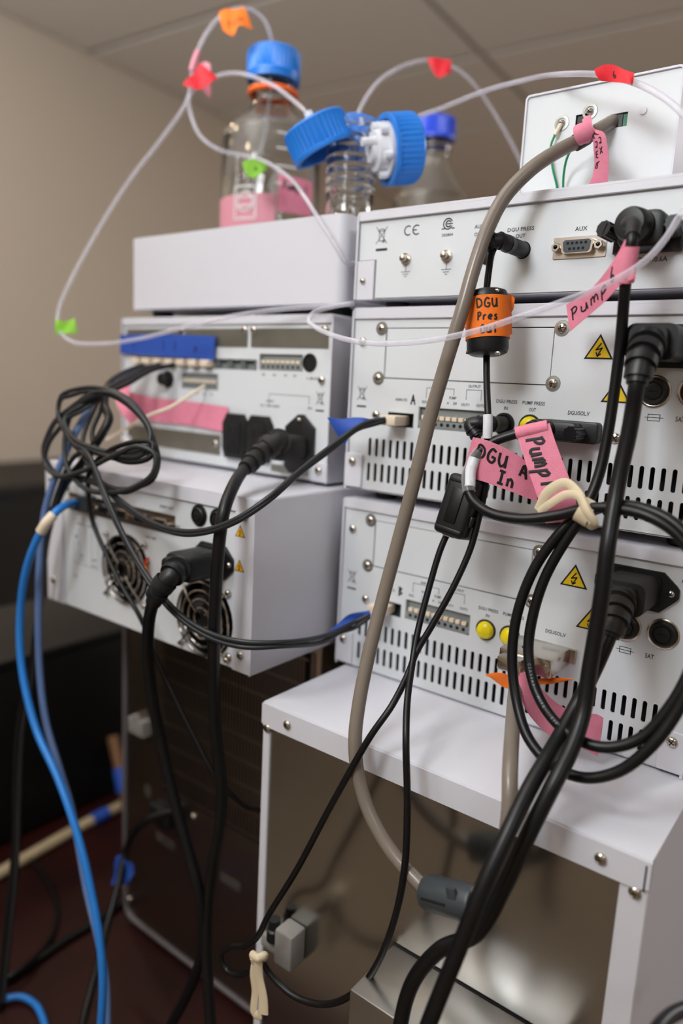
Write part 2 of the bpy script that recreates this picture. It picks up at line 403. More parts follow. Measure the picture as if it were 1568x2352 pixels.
for ia, a0 in enumerate(xs):
    for ib in range(-6, 9):
        b0 = 318 + 604*ib; a1 = a0+1220; aa = max(a0, 0); a1 = min(a1, 5400); bb1 = min(b0+604, 5400)
        if b0 < -3600: continue
        key = (round(a1-aa), round(bb1-b0))
        if key not in tile_me:
            b = B(); b.box(12, a1-aa-12, 12, bb1-b0-12, 0, 14, 2, 1)
            for v in b.bm.verts: v.co *= S
            tile_me[key] = b.mesh('ceiling_tile', TILE, 0)
        o = link('ceiling_tile', tile_me[key], None, ceil); q = RO + RX*aa + RY*b0
        o.location = (q.x*S, q.y*S, (CZ-2+Z0)*S); o.rotation_euler = (0, 0, ROT)

# ---------------------------------------------------------------- furniture
t = thing('workbench', 'long workbench with dark red laminate top carrying both instrument stacks', 'bench', (-300, 250, -1285))
B().box(-1000, 620, -250, 800, -415, -385, 4).done('bench_top', BENCH, t, glob=True)
for x in (-960, 580):
    for y in (-200, 760): B().box(x-25, x+25, y-25, y+25, -1285, -415, 2).done('leg', BCASE, t, glob=True)
t = thing('storage_cabinet', 'low black cabinet standing against the painted wall at left', 'cabinet', (-1800, 500, -1285))
rbox(4, 462, -2400, 900, -1285, -112).done('body', BCASE, t, glob=True, smooth=0)
rbox(2, 474, -2410, 910, -112, -97).done('cabinet_top', DULL, t, glob=True, smooth=0)
for i in range(4): rbox(462, 470, -2380+820*i, -1580+820*i, -1240, -130).done('door', BCASE, t, glob=True, smooth=0)
t = thing('equipment_case', 'matt black equipment case on the bench left of the steel column oven', 'case', (-600, 250, -385))
B().box(-700, -500, -480, 790, -379, -138, 3).done('body', BCASE, t, glob=True)
B().box(-702, -498, -482, 792, -150, -136.5, 2).done('lid', BCASE, t, glob=True)
for x in (-690, -510):
    for y in (-460, 770): B().cyl((x, y, -385), (x, y, -378), 8).done('foot', RUBBER, t, glob=True)
t = thing('floor_hose', 'beige hose lying on the bench in front of the black case', 'hose', (-455, 40, -385))
B().tube([(-439.7,-102.4,-378),(-446.3,-53.3,-378),(-453.5,19,-378),(-457.5,72.2,-378),(-457.5,99.2,-378),(-459.2,143.3,-378)], 7, 16, 10).done('hose_wall', WOOD, t, glob=True)
B().tube([(-456.7,79.6,-378),(-456.6,91.8,-378),(-456.6,102.8,-378)], 8.2, 18, 4).done('tape_wrap', BLUET, t, glob=True, label='blue tape wrap')
t = thing('leaning_rod', 'short brown rod leaning up behind the column oven edge with blue tape', 'rod', (-446, 120, -385))
B().tube([(-496, 140, -292), (-463, 132, -341), (-446, 128, -372), (-440, 126, -384)], 8, 16, 6).done('shaft', BROWN, t, glob=True)
B().tube([(-471, 134.4, -329), (-463, 132, -341), (-455, 130, -356)], 11, 16, 4).done('tape_wrap', BLUET, t, glob=True, label='blue tape wrap')

# ---------------------------------------------------------------- instruments
def shell(parent, W_, H_, D_, lip=0, y=0, side=1.5, lipz=8):
    """bent sheet cover: top and sides, with a turned-down lip along the back edge"""
    o = [(0, 0), (side, 0), (side, H_-side), (W_-side, H_-side), (W_-side, 0), (W_, 0), (W_, H_-2.5), (W_-.7, H_-.7), (W_-2.5, H_), (2.5, H_), (.7, H_-.7), (0, H_-2.5)]
    plate(o, [], y, D_, 'cover', SHELL, parent)
    b = B(); b.box(side, W_-side, y, y+1.6, H_-lipz, H_-side+.4, .5, 1); b.done('cover_lip', SHELL, parent)
def feet(parent, W_, D_, h, m=RUBBER):
    for x in (22, W_-22):
        for y in (26, D_-40): B().lathe((x, y, .2), (0, 0, -1), [(0, 9), (h-1, 9), (h+.2, 8)], 20).done('foot', m, parent)
def terminal_block(parent, x0, x1, z0, z1, y, n, body=True):
    b = B(); b.box(x0, x1, y+2.5, y+9, z0, z1); b.box(x0, x0+.9, y, y+2.5, z0, z1); b.box(x1-.9, x1, y, y+2.5, z0, z1)
    b.box(x0, x1, y, y+2.6, z0, z0+1); b.box(x0, x1, y-.2, y+2.6, z0+1, z0+5.6); o = b.done('terminal_block', TGREY, parent, smooth=0)
    dx = (x1-x0-4)/n
    for i in range(n):
        x = x0+2+dx*(i+.5); h = z1-z0
        B().box(x-dx*.38, x+dx*.38, y-.9, y+2, z0+h*.42, z0+h*.62, .3, 1).done('release_lever', CREAM, o)
        B().cyl((x, y-.35, z0+h*.22), (x, y+1, z0+h*.22), 1.3, seg=12).done('wire_hole', VOID, o)
def round_jack(parent, x, z, y, R, name='round_socket', cap=None):
    o = B().lathe((x, y, z), (0, -1, 0), [(-6, R+.8), (.6, R+.8), (.9, R+.4), (.9, R-.6), (-5, R-.6)], 28, False).done(name, BLACK, parent)
    if cap: B().lathe((x, y, z), (0, -1, 0), [(-2, R-.3), (.6, R-.3), (1.4, R-.6), (4.2, R*.78), (5.6, R*.45), (6, 0)], 28).done('dust_cap', cap, o, label='round yellow dust cap')
    else: B().cyl((x, y-.2, z), (x, y+2, z), R-.5, seg=24).done('socket_core', VOID, o)
    return o
def dsub_metal(parent, x, z, y, wd, hh, pins=(5, 4)):
    b = B(); b.prism(rrect(x-wd/2, x+wd/2, z-hh/2, z+hh/2, .6), y-.8, y+.4); o = b.done('data_socket', NICKEL, parent, label='nickel nine pin data socket')
    a, c, h2 = wd*.285, wd*.255, hh*.33
    def tz(k, rr=.0): return [(x-a*k+1.2, z-h2*k), (x+a*k-1.2, z-h2*k), (x+a*k, z-h2*k+1.2), (x+a*k+.7, z+h2*k-1), (x+a*k-.6, z+h2*k), (x-a*k+.6, z+h2*k), (x-a*k-.7, z+h2*k-1), (x-a*k, z-h2*k+1.2)]
    B().prism(tz(1.0), y-5, y-.8, .4).done('socket_shroud', NICKEL, o)
    B().prism(tz(.86), y-5.25, y-4.9).done('socket_insert', SLATE, o)
    for k, (n, dz) in enumerate(((pins[0], 1.7), (pins[1], -1.5))):
        for i in range(n):
            B().cyl((x+(i-(n-1)/2)*2.7, y-5.4, z+dz), (x+(i-(n-1)/2)*2.7, y-5.2, z+dz), .85, seg=10).done('pin_hole', VOID, o)
    for sx in (-1, 1):
        q = B().lathe((x+sx*wd*.40, y-.8, z), (0, -1, 0), [(0, 2.9), (4.4, 2.9), (4.8, 2.5), (4.8, 1.4), (2, 1.4)], 6, False).done('jack_post', NICKEL, o, smooth=20)
    return o
def ac_inlet(parent, x0, x1, zc, zt, zb, y):
    xm0, xm1 = x0+9.5, x1-9.5
    ol = [(x0, zc-2.5), (x0+1.5, zc-4.5), (xm0, zb), (xm1, zb), (x1-1.5, zc-4.5), (x1, zc-2.5), (x1, zc+2.5), (x1-1.5, zc+4.5), (xm1, zt), (xm0, zt), (x0+1.5, zc+4.5), (x0, zc+2.5)]
    o = B().prism(ol, y-2, y, .6).done('power_inlet', BLACK, parent)
    B().prism(rrect(xm0+.5, xm1-.5, zb+1.5, zt-1.5, 4), y-4, y-1.9, .8).done('inlet_rim', BLACK, o)
    for x in (x0+4.2, x1-4.2): link('screw', SSCREW, None, o, loc=(x, y-1.9, zc), rot=(0, .4, 0))
    return o
def fuse_holder(parent, x, z, y, R=7.6, m=BLACK, ring=True):
    o = B().lathe((x, y, z), (0, -1, 0), [(0, R+1.7), (.9, R+1.6), (1.2, R+.9), (1.0, R), (-1, R)], 32, False).done('fuse_holder', NICKEL if ring else BLACK, parent)
    B().lathe((x, y, z), (0, -1, 0), [(-1, R), (2.6, R-.2), (3.2, R-.8), (3.2, R*.72), (2.2, R*.7), (2.2, R*.62), (3.0, R*.6), (3.2, R*.5), (3.2, 0)], 32).done('fuse_cap', BLACK, o)
    B().box(x-R*.34, x+R*.34, y-3.3, y-3.1, z-.5, z+.5).done('fuse_slot', VOID, o)
    return o

def pump(name, label, z0, hand, jack_in_plug):
    t = thing(name, label, 'instrument', (0, 0, z0), 'solvent pumps in the right stack')
    shell(t, 260, 134, 420)
    holes = []
    for i in range(37):
        x = 20.6+6.1*i
        for za, zb in ((26.8, 40.4), (8.0, 21.9)): holes.append(rrect(x-1.35, x+1.35, za, zb, 1.3))
    holes.append(rect(29.4, 155, 84.1, 119.9)); holes.append(rect(35.3, 57.3, 50.2, 60.4)); holes.append(rect(61.0, 114.2, 50.8, 65.6))
    holes += [circ(126.6, 58.3, 7.2), circ(144.4, 58.3, 7.2)]
    plate(rect(1.6, 258.4, 1.6, 127), holes, 1.9, 3.1, 'rear_panel', WHITE, t, 'white rear panel with two rows of vent slots')
    B().box(3, 257, 15, 414, .5, 131).done('chassis', VOID, t)
    B().box(1.6, 258.4, 3.2, 420, .4, 1.6).done('base_plate', SHELL, t)
    feet(t, 260, 420, 6.6 if z0 > 1 else .9)
    B().box(30, 154.4, 2.2, 3.4, 84.7, 119.3, .3, 1).done('blanking_plate', WHITE, t)
    screws(t, [(25.5, 119.3), (25.0, 84), (159.3, 119), (157, 85.5)], 1.9, SCREW, True)
    screws(t, [(9.3, 110), (24.9, 57.5), (198.6, 55.2)], 1.9, SCREW)
    for x0, x1 in ((-.6, 15.6), (244.6, 260.6)):
        b = B(); b.box(x0, x1, -.3, 2, 2, 27.6, .6, 1); o = b.done('corner_bracket', SHELL, t)
        link('screw', SCREW, None, o, loc=((x0+x1)/2-.4, -.3, 21.3), rot=(0, .5, 0))
    # remote socket
    b = B(); b.box(35.3, 57.3, 9, 10, 50.2, 60.4); b.box(35.3, 57.3, 2, 9, 59.9, 60.4); b.box(35.3, 57.3, 2, 9, 50.2, 50.7); b.box(35.3, 36, 2, 9, 50.2, 60.4); b.box(56.6, 57.3, 2, 9, 50.2, 60.4)
    b.done('remote_socket', SLATE, t, smooth=0)
    terminal_block(t, 61.2, 114.0, 51, 65.4, 2, 10)
    round_jack(t, 126.6, 58.3, 1.9, 6.6, cap=None if jack_in_plug else YCAP)
    round_jack(t, 144.4, 58.3, 1.9, 6.6, cap=YCAP)
    tri_sticker(t, 183.4, 100.9, 8.8, 14.8, 1.9); tri_sticker(t, 196.3, 75.9, 8.8, 14.2, 1.9)
    ac_inlet(t, 196.6, 245.2, 109.4, 120.8, 96.8, 1.9)
    fuse_holder(t, 217.6, 83.6, 1.9); fuse_holder(t, 239.2, 84.3, 1.9)
    # print
    y = 1.8
    bin_mark(t, 11, 72.5, y)
    text('REMOTE', 46, 69.6, 1.9, 9.6, y, t)
    lines([[(54+a*4, 67.2+c*6) for a, c in st] for st in HW[hand]], y, t, INK, 1.1, 'handwritten_letter')
    lines([[(66.5, 72), (66.5, 79), (88, 79), (88, 75)], [(97.6, 72.5), (97.6, 79), (108.7, 79), (108.7, 72.5)], [(74.5, 67), (74.5, 71)]], y, t, PRINT, .35)
    for s, x, z, wd in (('INPUT', 76.5, 80.6, 7.4), ('OUTPUT', 103.2, 81.4, 9), ('PUMP', 87.5, 73, 5.4), ('OUT1', 97.3, 69, 6), ('OUT2', 108.6, 69, 6), ('SIG', 65.4, 69.2, 4.2), ('IN1', 76, 74, 4), ('+', 84, 69.4, 1.6), ('24', 89.4, 69.4, 2.8)):
        text(s, x, z, 1.9, wd, y, t)
    text('DGU PRESS', 127.2, 72.8, 2.3, 14.6, y, t); text('IN', 127, 68.5, 2.3, 2.6, y, t)
    text('PUMP PRESS', 145.6, 72.8, 2.3, 15, y, t); text('OUT', 145.3, 68.6, 2.3, 4.6, y, t)
    text('DGU/SOL.V', 175.1, 68.4, 2.5, 13.4, y, t)
    lines([[(213.9, 68.7), (224, 68.7)], rect(215.6, 222.2, 66.9, 70.5) + [(215.6, 66.9)]], y, t, INK, .35)
    text('5AT', 233.2, 68.7, 2.9, 5, y, t); text('AC', 247, 118.0, 3.2, 3.6, y, t)
    return t
P2 = pump('solvent_pump', 'lower white pump standing on the wide box, handwritten B by its socket', 0, 'B', False)
P1 = pump('solvent_pump', 'upper white pump under the degasser, handwritten A by its socket', 140.65, 'A', True)

# silver hood on the lower pump's data socket
b = B(); b.prism([(150, 52), (190, 52), (190, 61), (150, 61)], -1, 1.9); o = b.done('socket_flange', NICKEL, P2)
b = B(); b.box(153, 187, -33, -1, 50.5, 62.5, 1.2); b.box(157, 172, -44, -30, 52, 61, 1); hood = b.done('metal_hood', NICKEL, P2, label='shiny nickel connector hood')
for x in (156, 184):
    B().cyl((x, -34, 56.5), (x, -2, 56.5), 2.4, seg=14).done('hood_screw', NICKEL, hood)
B().cyl((166, -22, 62.4), (166, -22, 62.8), 2.6, seg=16).done('hood_hole', VOID, hood)

# ---- degasser on top of the right stack
t = DG = thing('degasser_unit', 'white degasser on top of the upper pump, orange tagged cable plugged in', 'instrument', (0, 0, 280.67))
shell(t, 260, 60.5, 420, lipz=6.5)
pl = [(1.6, 27.5), (17, 27.5), (17, .8), (258.4, .8), (258.4, 55), (1.6, 55)]
plate(pl, [circ(128.6, 26.7, 5.4)], 2.4, 3.4, 'rear_panel', WHITE, t)
B().box(3, 257, 8, 412, .6, 57).done('chassis', VOID, t)
B().box(1.6, 258.4, 3.5, 420, .0, .8).done('base_plate', SHELL, t); feet(t, 260, 420, 6.0)
b = B(); b.box(-.3, 16.4, 1, 3, -.6, 26.9, .5, 1); o = b.done('corner_bracket', SHELL, t); link('screw', SSCREW, None, o, loc=(7.2, 1, 12.9))
y = 2.3
bin_mark(t, 20.5, 43.8, y, 1.1, False); lines([[(16.8, 34), (25, 34)]], y, t, INK, 1.7, 'bin_symbol_bar')
arc = lambda cx, cz, q, a0, a1: [(cx+q*math.cos(math.radians(a0+(a1-a0)*i/12)), cz+q*math.sin(math.radians(a0+(a1-a0)*i/12))) for i in range(13)]
lines([arc(42.6, 45.2, 3, 60, 300), arc(49.4, 45.2, 3, 60, 300), [(46.6, 45.2), (49.2, 45.2)]], y, t, PRINT, .8, 'ce_mark')
lines([arc(73.8, 47, 3.4, 30, 330), arc(74.2, 47, 1.9, 40, 320), [(73.4, 47), (77, 47)], [(69.5, 44), (71, 44)], [(77, 44), (78.6, 44)]], y, t, PRINT, .8, 'approval_mark')
text('202804', 73.8, 40.0, 1.9, 8.5, y, t)
for x in (42.4, 74.8):
    o = B().lathe((x, 2.4, 26.3), (0, -1, 0), [(0, 4), (1.4, 4), (1.6, 2.4), (5.5, 2.4), (6.4, 1.4), (6.6, 0)], 20).done('ground_post', NICKEL, t)
    lines([[(x, 21.6), (x, 17.8)], [(x-3.6, 17.8), (x+3.6, 17.8)], [(x-2.2, 16.2), (x+2.2, 16.2)], [(x-.9, 14.7), (x+.9, 14.7)]], y, t, PRINT, .45, 'earth_symbol')
text('AUX', 97.0, 43.4, 2.4, 6.4, y, t); text('OUT', 97.0, 38.6, 2.4, 6, y, t)
text('DGU PRESS', 126.2, 39.4, 2.4, 17.8, y, t); text('OUT', 126.4, 35.4, 2.4, 6.4, y, t)
text('AUX', 164.8, 36.6, 2.5, 7.4, y, t); text('DC24V/0.6A', 206.0, 16.6, 2.9, 19.5, y, t)
dsub_metal(t, 164.9, 26.0, 2.4, 32, 12.4)
dk = B(); dk.lathe((104.5, 2.4, 24.3), (0, -1, 0), [(0, 5), (.8, 5), (1, 4.2)], 24); dk.done('round_socket', BLACK, t)

# ---- white box on top
t = TB = thing('control_box', 'small white box on top of the degasser with green earth wires', 'instrument', (104, 40, 341.2))
x1, zt = 98.4, 71.5
plate(rrect(0, x1, 0, zt, 3), [rrect(1.2, x1-1.2, 1.2, zt-1.2, 2)], 0, 118, 'cover', SHELL, t)
plate(rrect(1.2, x1-1.2, 1.2, zt-1.2, 2), [rect(35, 44, 42.5, 54.3), rect(58, 67.8, 42.8, 51)], 1.4, 2.4, 'rear_panel', WHITE, t)
B().box(2, x1-2, 12, 117, 1.2, zt-1.5).done('chassis', VOID, t)
B().box(58.5, 67.6, 3, 8, 43, 50.8).done('board_edge', GPCB, t); B().box(58.2, 64.6, 2.2, 9, 43.0, 50.4).done('socket_block', BLACK, t)
B().box(35.5, 43.8, 3, 9, 43, 54).done('socket_block', BLACK, t)
screws(t, [(26, 50.8), (43.9, 54.8)], 1.4, SSCREW, True)
B().lathe((76.8, 1.4, 49.8), (0, -1, 0), [(0, 2.4), (.8, 2.2), (1, 0)], 20).done('hole_plug', SHELL, t)
B().tube([(26, .2, 50), (24.6, -1.2, 46), (23.4, -2, 43)], 1.4, 10, 1).done('ring_terminal', CREAM, t)
B().tube([(23.6, -2, 43.6), (21.6, -2.4, 37), (24, -2.6, 24), (27.6, -1, 12), (29, 1, 3)], .75, 8, 2).done('earth_wire', GWIRE, t, label='green earth wire')
B().tube([(59, 2, 45.5), (54, -5, 42), (47, -16, 34), (38, -12, 27), (33.6, -6, 18), (33, -2, 4)], .75, 8, 2).done('earth_wire', GWIRE, t, label='green earth wire')

# ---- wide box under the right stack
t = SIL = thing('autosampler_unit', 'wide white box with stainless steel back carrying the right stack', 'instrument', (8.1, -91, -385))
H_, W_ = 384.4, 260
B().box(0, W_, 0, 500, H_-1.6, H_, .8).done('top_cover', SHELL, t, label='white top cover')
b = B(); b.prism([(0, H_-15.4), (3, H_-17.4), (W_-6, H_-17.4), (W_, H_-15.4), (W_, H_-1), (0, H_-1)], -1.4, .2, .4); b.done('cover_lip', SHELL, t)
B().box(W_-2.6, W_-1.9, -1.9, .4, H_-17, H_-3).done('lip_notch', VOID, t)
for x0, x1_ in ((0, 6.6), (W_-14, W_)): B().box(x0, x1_, 0, 2.4, 2, H_-15.6, .7, 1).done('corner_post', SHELL, t)
B().box(0, 1.4, 2, 500, 2, H_-1.2).done('side_panel', SHELL, t); B().box(W_-1.4, W_, 2, 500, 2, H_-1.2).done('side_panel', SHELL, t)
B().box(6.2, W_-13.8, 1.8, 3, 2, H_-15).done('rear_panel', STEEL, t, label='brushed stainless steel rear panel')
B().box(1.4, W_-1.4, 3.4, 498, 1, H_-2).done('chassis', VOID, t)
for x in (20, W_-20):
    for yy in (30, 470): B().cyl((x, yy, 0), (x, yy, 2.5), 12).done('foot', RUBBER, t)
screws(t, [(24,375.2), (236.1,375.2)], -1.3, SCREW); screws(t, [(4.8,365.7), (253.8,364.4)], 0, SCREW)
# stainless box fixed on its back
b = B(); b.box(117.3, 226, -45, 1.8, 120, 257.4, 1.2); b.done('drip_housing', BRUSHED, t, label='stainless steel housing low on the back')
b = B(); b.box(117.1, 226.2, .6, 1.7, 257.2, 257.7); b.done('housing_seam', VOID, t)
link('screw', SSCREW, None, t, loc=(115, -8, 252))
b = B(); b.prism(rrect(13, 30, 204, 214, 2), -9, 1.8, 1); b.box(30, 46, -14, 1.8, 203, 230, 2); o = b.done('hose_clip', WPLAS, t, label='white plastic clip')
B().lathe((24, -7, 214), (0, 0, 1), [(0, 5.5), (8, 5.5), (9, 4.2), (16, 4.2)], 18).done('cable_gland', BLACK, t)

# ---- controller in the left stack
t = KON = thing('controller_unit', 'white controller with blue and pink tape strips between tray and fan unit', 'instrument', (-276.7, -1.4, 141.8))
shell(t, 260, 129, 420, lipz=7)
pl1, pl2 = (168.8, 103.4, 133.5, 118.8), 0
plate(rect(1.6, 258.4, 1.4, 122), [rect(86, 134, 66.4, 80.2), rect(182.6, 229.8, 85.4, 98.4), rect(20, 180, 84.8, 93.6)], 1.9, 3.1, 'rear_panel', WHITE, t)
B().box(3, 257, 13, 414, .4, 126).done('chassis', VOID, t); B().box(1.6, 258.4, 3.2, 420, .2, 1.4).done('base_plate', SHELL, t); feet(t, 260, 420, 2.6)
for x0, x1_ in ((6, 88), (90, 168.8), (172.8, 255)): B().box(x0, x1_, 1.3, 2, 103.4, 118.6, .2, 1).done('slot_cover', ZINC, t, label='bare metal slot cover')
B().box(7, 138.8, 1.3, 2, 10.3, 27.8, .2, 1).done('slot_cover', ZINC, t, label='bare metal slot cover')
screws(t, [(251, 117.4), (165.4, 117.6), (175.8, 117.4), (86, 117.6), (250, 79.5), (133, 20)], 1.4, SCREW)
for x0, x1_ in ((-.4, 12.6), (244, 260.4)):
    b = B(); b.box(x0, x1_, -.3, 2, .4, 16, .6, 1); o = b.done('corner_bracket', SHELL, t); link('screw', SCREW, None, o, loc=((x0+x1_)/2, -.3, 9.5))
for i in range(10):
    x = 23+16*i
    b = B(); b.box(x-2.6, x+11.4, 7, 8, 85, 93.4); b.box(x-2.6, x-1.8, 1.9, 7, 85, 93.4); b.box(x+10.6, x+11.4, 1.9, 7, 85, 93.4); b.box(x-2.6, x+11.4, 1.9, 7, 92.8, 93.4); b.box(x-2.6, x+11.4, 1.9, 7, 85, 85.5)
    o = b.done('remote_socket', TGREY, t, smooth=0)
    if i < 7: B().box(x-.5, x+9.3, -6, 5, 86, 92, .8).done('cable_clip', CREAM, o, label='cream plug in the socket')
terminal_block(t, 182.8, 229.6, 85.6, 98.2, 2, 8); terminal_block(t, 86.2, 133.8, 66.6, 80, 2, 8)
round_jack(t, 237, 92.4, 1.9, 6.4)
B().lathe((68, 1.9, 73.5), (0, -1, 0), [(0, 8), (2, 8), (2, 5.5), (9, 5.5), (10, 4.6), (10, 0)], 8).done('signal_socket', DULL, t, smooth=20)
for x, zc, wd in ((188, 81.8, 3), (200, 81.8, 3), (212, 81.8, 3.6), (222, 81.8, 3.6), (240, 80.4, 11)): text({3: 'IN', 3.6: 'OUT'}.get(wd, 'L-BUS'), x, zc, 2, wd, 1.8, t)
for x in (107, 116, 126): text('CH', x, 62.6, 2, 3.4, 1.8, t)
text('RS-232C', 62, 62, 2, 10, 1.8, t)
bin_mark(t, 249, 65.6, 1.8)
lines([[(195, 58), (195, 66.4), (238, 66.4), (238, 60)]], 1.8, t, PRINT, .4)
text('OUTPUT', 196, 60.6, 2, 9, 1.8, t); text('AC 100-240V', 196, 56.8, 2, 22, 1.8, t); text('IN', 239, 57.4, 2, 4, 1.8, t)
# twin outlets and the inlet
for i, x in enumerate((159, 187.5)):
    o = B().prism([(x-11, 10), (x+11, 10), (x+14, 18), (x+14, 40), (x+9, 48), (x-9, 48), (x-14, 40), (x-14, 18)], -3, 1.9, 1).done('power_outlet', BLACK, t)
    B().prism(rrect(x-8.5, x+8.5, 14, 42, 4), -4, -2.8, .6).done('outlet_face', VOID, o)
    for dx, dz in ((-4, 34), (0, 20), (4, 34)): B().box(x+dx-1, x+dx+1, -4.3, -3.9, dz-3, dz+3).done('outlet_slot', BLACK, o)
o = B().prism([(217, 10), (223, 4.6), (230, 4.6), (246, 16), (246, 42), (234, 52), (230, 52), (217, 42)], -2.5, 1.9, .8).done('power_inlet', BLACK, t)
link('screw', SSCREW, None, o, loc=(232.3, -2.4, 47.6)); B().box(200, 240, 1.2, 1.9, 3.6, 9.4).done('inlet_frame', ZINC, t)
# tape strips on its back
fn, o = flag([(KB, KC) for KB, KC in zip([(-276, -3.4, 254.6), (-230, -3.2, 255.6), (-180, -3.2, 254.8), (-143.4, -3.0, 254.0)], [(-276, -3.4, 237.4), (-230, -3.3, 236.0), (-180, -3.3, 234.6), (-144.4, -3.1, 233.6)])], BLUET, t, 'tape_strip', 'blue tape strip with faint handwritten marks')
write('1', fn, .15, .7, .03, -.3, o, .5); write('11', fn, .44, .7, .12, -.4, o, .5); write('x', fn, .8, .7, .05, -.35, o, .5)
fn, o = flag([((-262, -12, 203), (-262, -14, 187)), ((-246, -5, 200), (-246, -7, 181)), ((-226, -2, 197.6), (-226, -3, 176.0)), ((-180, -1.2, 196.8), (-180, -1.4, 175.4)), ((-127.5, -1.4, 194.6), (-128.5, -2.6, 173))], PINK, t, 'tape_strip', 'pink tape strip with a curled left end')
fn, o = flag([((-250, -10, 210), (-262, -16, 206)), ((-248, -14, 200), (-258, -22, 194)), ((-236, -18, 186), (-246, -24, 182)), ((-230, -14, 178), (-238, -20, 172))], PINK, t, 'tape_curl')
B().tube([(-154.7,-4,211.6),(-158.6,-20,201.4),(-167.3,-34,191.1),(-177.2,-40,186.5),(-192.8,-44,179.1),(-214.8,-46,168.3),(-234.5,-48,159)], 1.5, 8, 4).done('loose_wire', CREAM, t, glob=True, label='thin cream signal wire')

# ---- fan unit in the left stack
t = FAN = thing('detector_unit', 'white unit with two round fan grilles and a mains plug', 'instrument', (-268.6, -88, 10.7))
W_, H_ = 260, 128.3
plate([(0, 1), (1.5, 0), (1.5, H_-1.5), (W_-1.5, H_-1.5), (W_-1.5, 0), (W_, 1), (W_, H_-2.5), (W_-.7, H_-.7), (W_-2.5, H_), (2.5, H_), (.7, H_-.7), (0, H_-2.5)], [], 0, 440, 'cover', SHELL, t)
B().box(1.5, W_-1.5, 0, 1.6, H_-11, H_-1.2, .5, 1).done('cover_lip', SHELL, t)
for x0, x1_ in ((1.5, 25), (241, 258.5)): B().box(x0, x1_, 0, 2.4, .6, H_-10.8, .5, 1).done('side_flange', SHELL, t)
plate(rect(25, 241, 1, H_-10.8), [circ(114.6, 50.5, 29.5, 36), circ(210, 31.6, 29.5, 36), rect(35, 174.5, 89.6, 103.4)], 2, 3.2, 'rear_panel', WHITE, t)
B().box(3, W_-3, 26, 436, .8, H_-3).done('chassis', VOID, t); B().box(1.5, W_-1.5, 3.3, 440, 0, .8).done('base_plate', SHELL, t); feet(t, W_, 440, 2.4)
screws(t, [(251, 115), (250, 14), (9.7, 20.3), (10, 112)], 0, SCREW); screws(t, [(236, 8), (31, 108)], 2, SCREW)
B().box(34.4, 175.1, 1.2, 6, 89, 104).done('socket_plate', DSTEEL, t, label='metal strip of sockets')
for i, x in enumerate((46, 66, 88, 112, 136, 160)):
    o = B().box(x-8, x+8, -1.5, 1.2, 92.6, 100.6, .8).done('data_socket', NICKEL, t); B().box(x-6, x+6, -1.8, -1.4, 94, 99).done('socket_insert', VOID, o)
    for sx in (-1, 1): B().cyl((x+sx*9.6, -2.6, 96.6), (x+sx*9.6, 1.2, 96.6), 1.5, seg=8).done('jack_post', NICKEL, o)
fuse_holder(t, 202, 108.4, 2, 6.6, ring=False); fuse_holder(t, 222, 108.2, 2, 6.6, ring=False)
tri_sticker(t, 241.6+5, 104.4-4.4, 4.8, 8.6, 0, AMBER); tri_sticker(t, 246.6, 75.2, 4.8, 8.6, 0, AMBER)
ac_inlet(t, 196, 240.5, 77.6, 90, 65.4, 2)
for fx, fz in ((114.6, 50.5), (210, 31.6)):
    o = B().lathe((fx, 22, fz), (0, -1, 0), [(0, 29.4), (18.6, 29.4), (18.6, 28.4), (.5, 28.4), (.5, 0)], 36, False).done('fan', BLACK, t)
    B().lathe((fx, 21, fz), (0, -1, 0), [(0, 12), (13, 12), (14.2, 10.8), (14.2, 0)], 28).done('fan_hub', DULL, o)
    for k in range(7):
        a = 2*math.pi*k/7; b = B(); b.box(11, 27.6, 6, 7.2, -5.5, 5.5); b.xf(Matrix.Translation((fx, 8, fz)) @ Matrix.Rotation(a, 4, 'Y') @ Matrix.Rotation(.6, 4, 'X')); b.done('fan_blade', DULL, o)
    b = B()
    for q in (8.5, 15, 21.5, 28): b.tube([(fx+q*math.cos(2*math.pi*i/40), -1.2, fz+q*math.sin(2*math.pi*i/40)) for i in range(40)], .95, 8, raw=True, closed=True)
    g = b.done('finger_guard', CHROME, t, label='chrome wire fan guard')
    for a in (45, 135, 225, 315):
        ca, sa = math.cos(math.radians(a)), math.sin(math.radians(a))
        B().tube([(fx+6.5*ca, -2.6, fz+6.5*sa), (fx+20*ca, -2.6, fz+20*sa), (fx+36*ca, -.6, fz+36*sa)], .95, 8, 3).done('guard_spoke', CHROME, g)
        sc = link('screw', SSCREW, None, g, loc=(fx+36*ca, .4, fz+36*sa))
for k, (m, dz) in enumerate(((WIRER, 0), (AMBER, 2), (BLACK, 4))): B().tube([(141, 6, 66-dz), (146, -3, 63-dz), (146.5, 0, 52-dz), (143, 6, 40-dz)], .9, 8, 2).done('fan_wire', m, t)
for x, z, wd, s in ((50, 78, 11, 'INPUT'), (66, 78, 11, 'OUTPUT'), (44, 66, 2.5, '1'), (47, 60, 2.5, '2'), (52, 50, 5, 'ON'), (52, 46, 5, '1 2'), (70, 49, 6, 'OFF'), (70, 44, 6, '3 4'), (42, 30, 4, 'N'), (48, 86.5, 6, 'ETH'), (70, 87, 6, 'REM'), (146, 82, 13, 'OUT-24V'), (178, 96, 6, 'REC'), (165, 109, 16, 'EVENT OUT'), (60, 107, 10, 'LINK')): text(s, x, z, 2.3, wd, 1.9, t)
lines([rect(40, 76, 42, 82)+[(40, 42)], [(58, 42), (58, 82)], [(48, 42), (48, 74)], [(66, 42), (66, 74)]], 1.9, t, PRINT, .3)

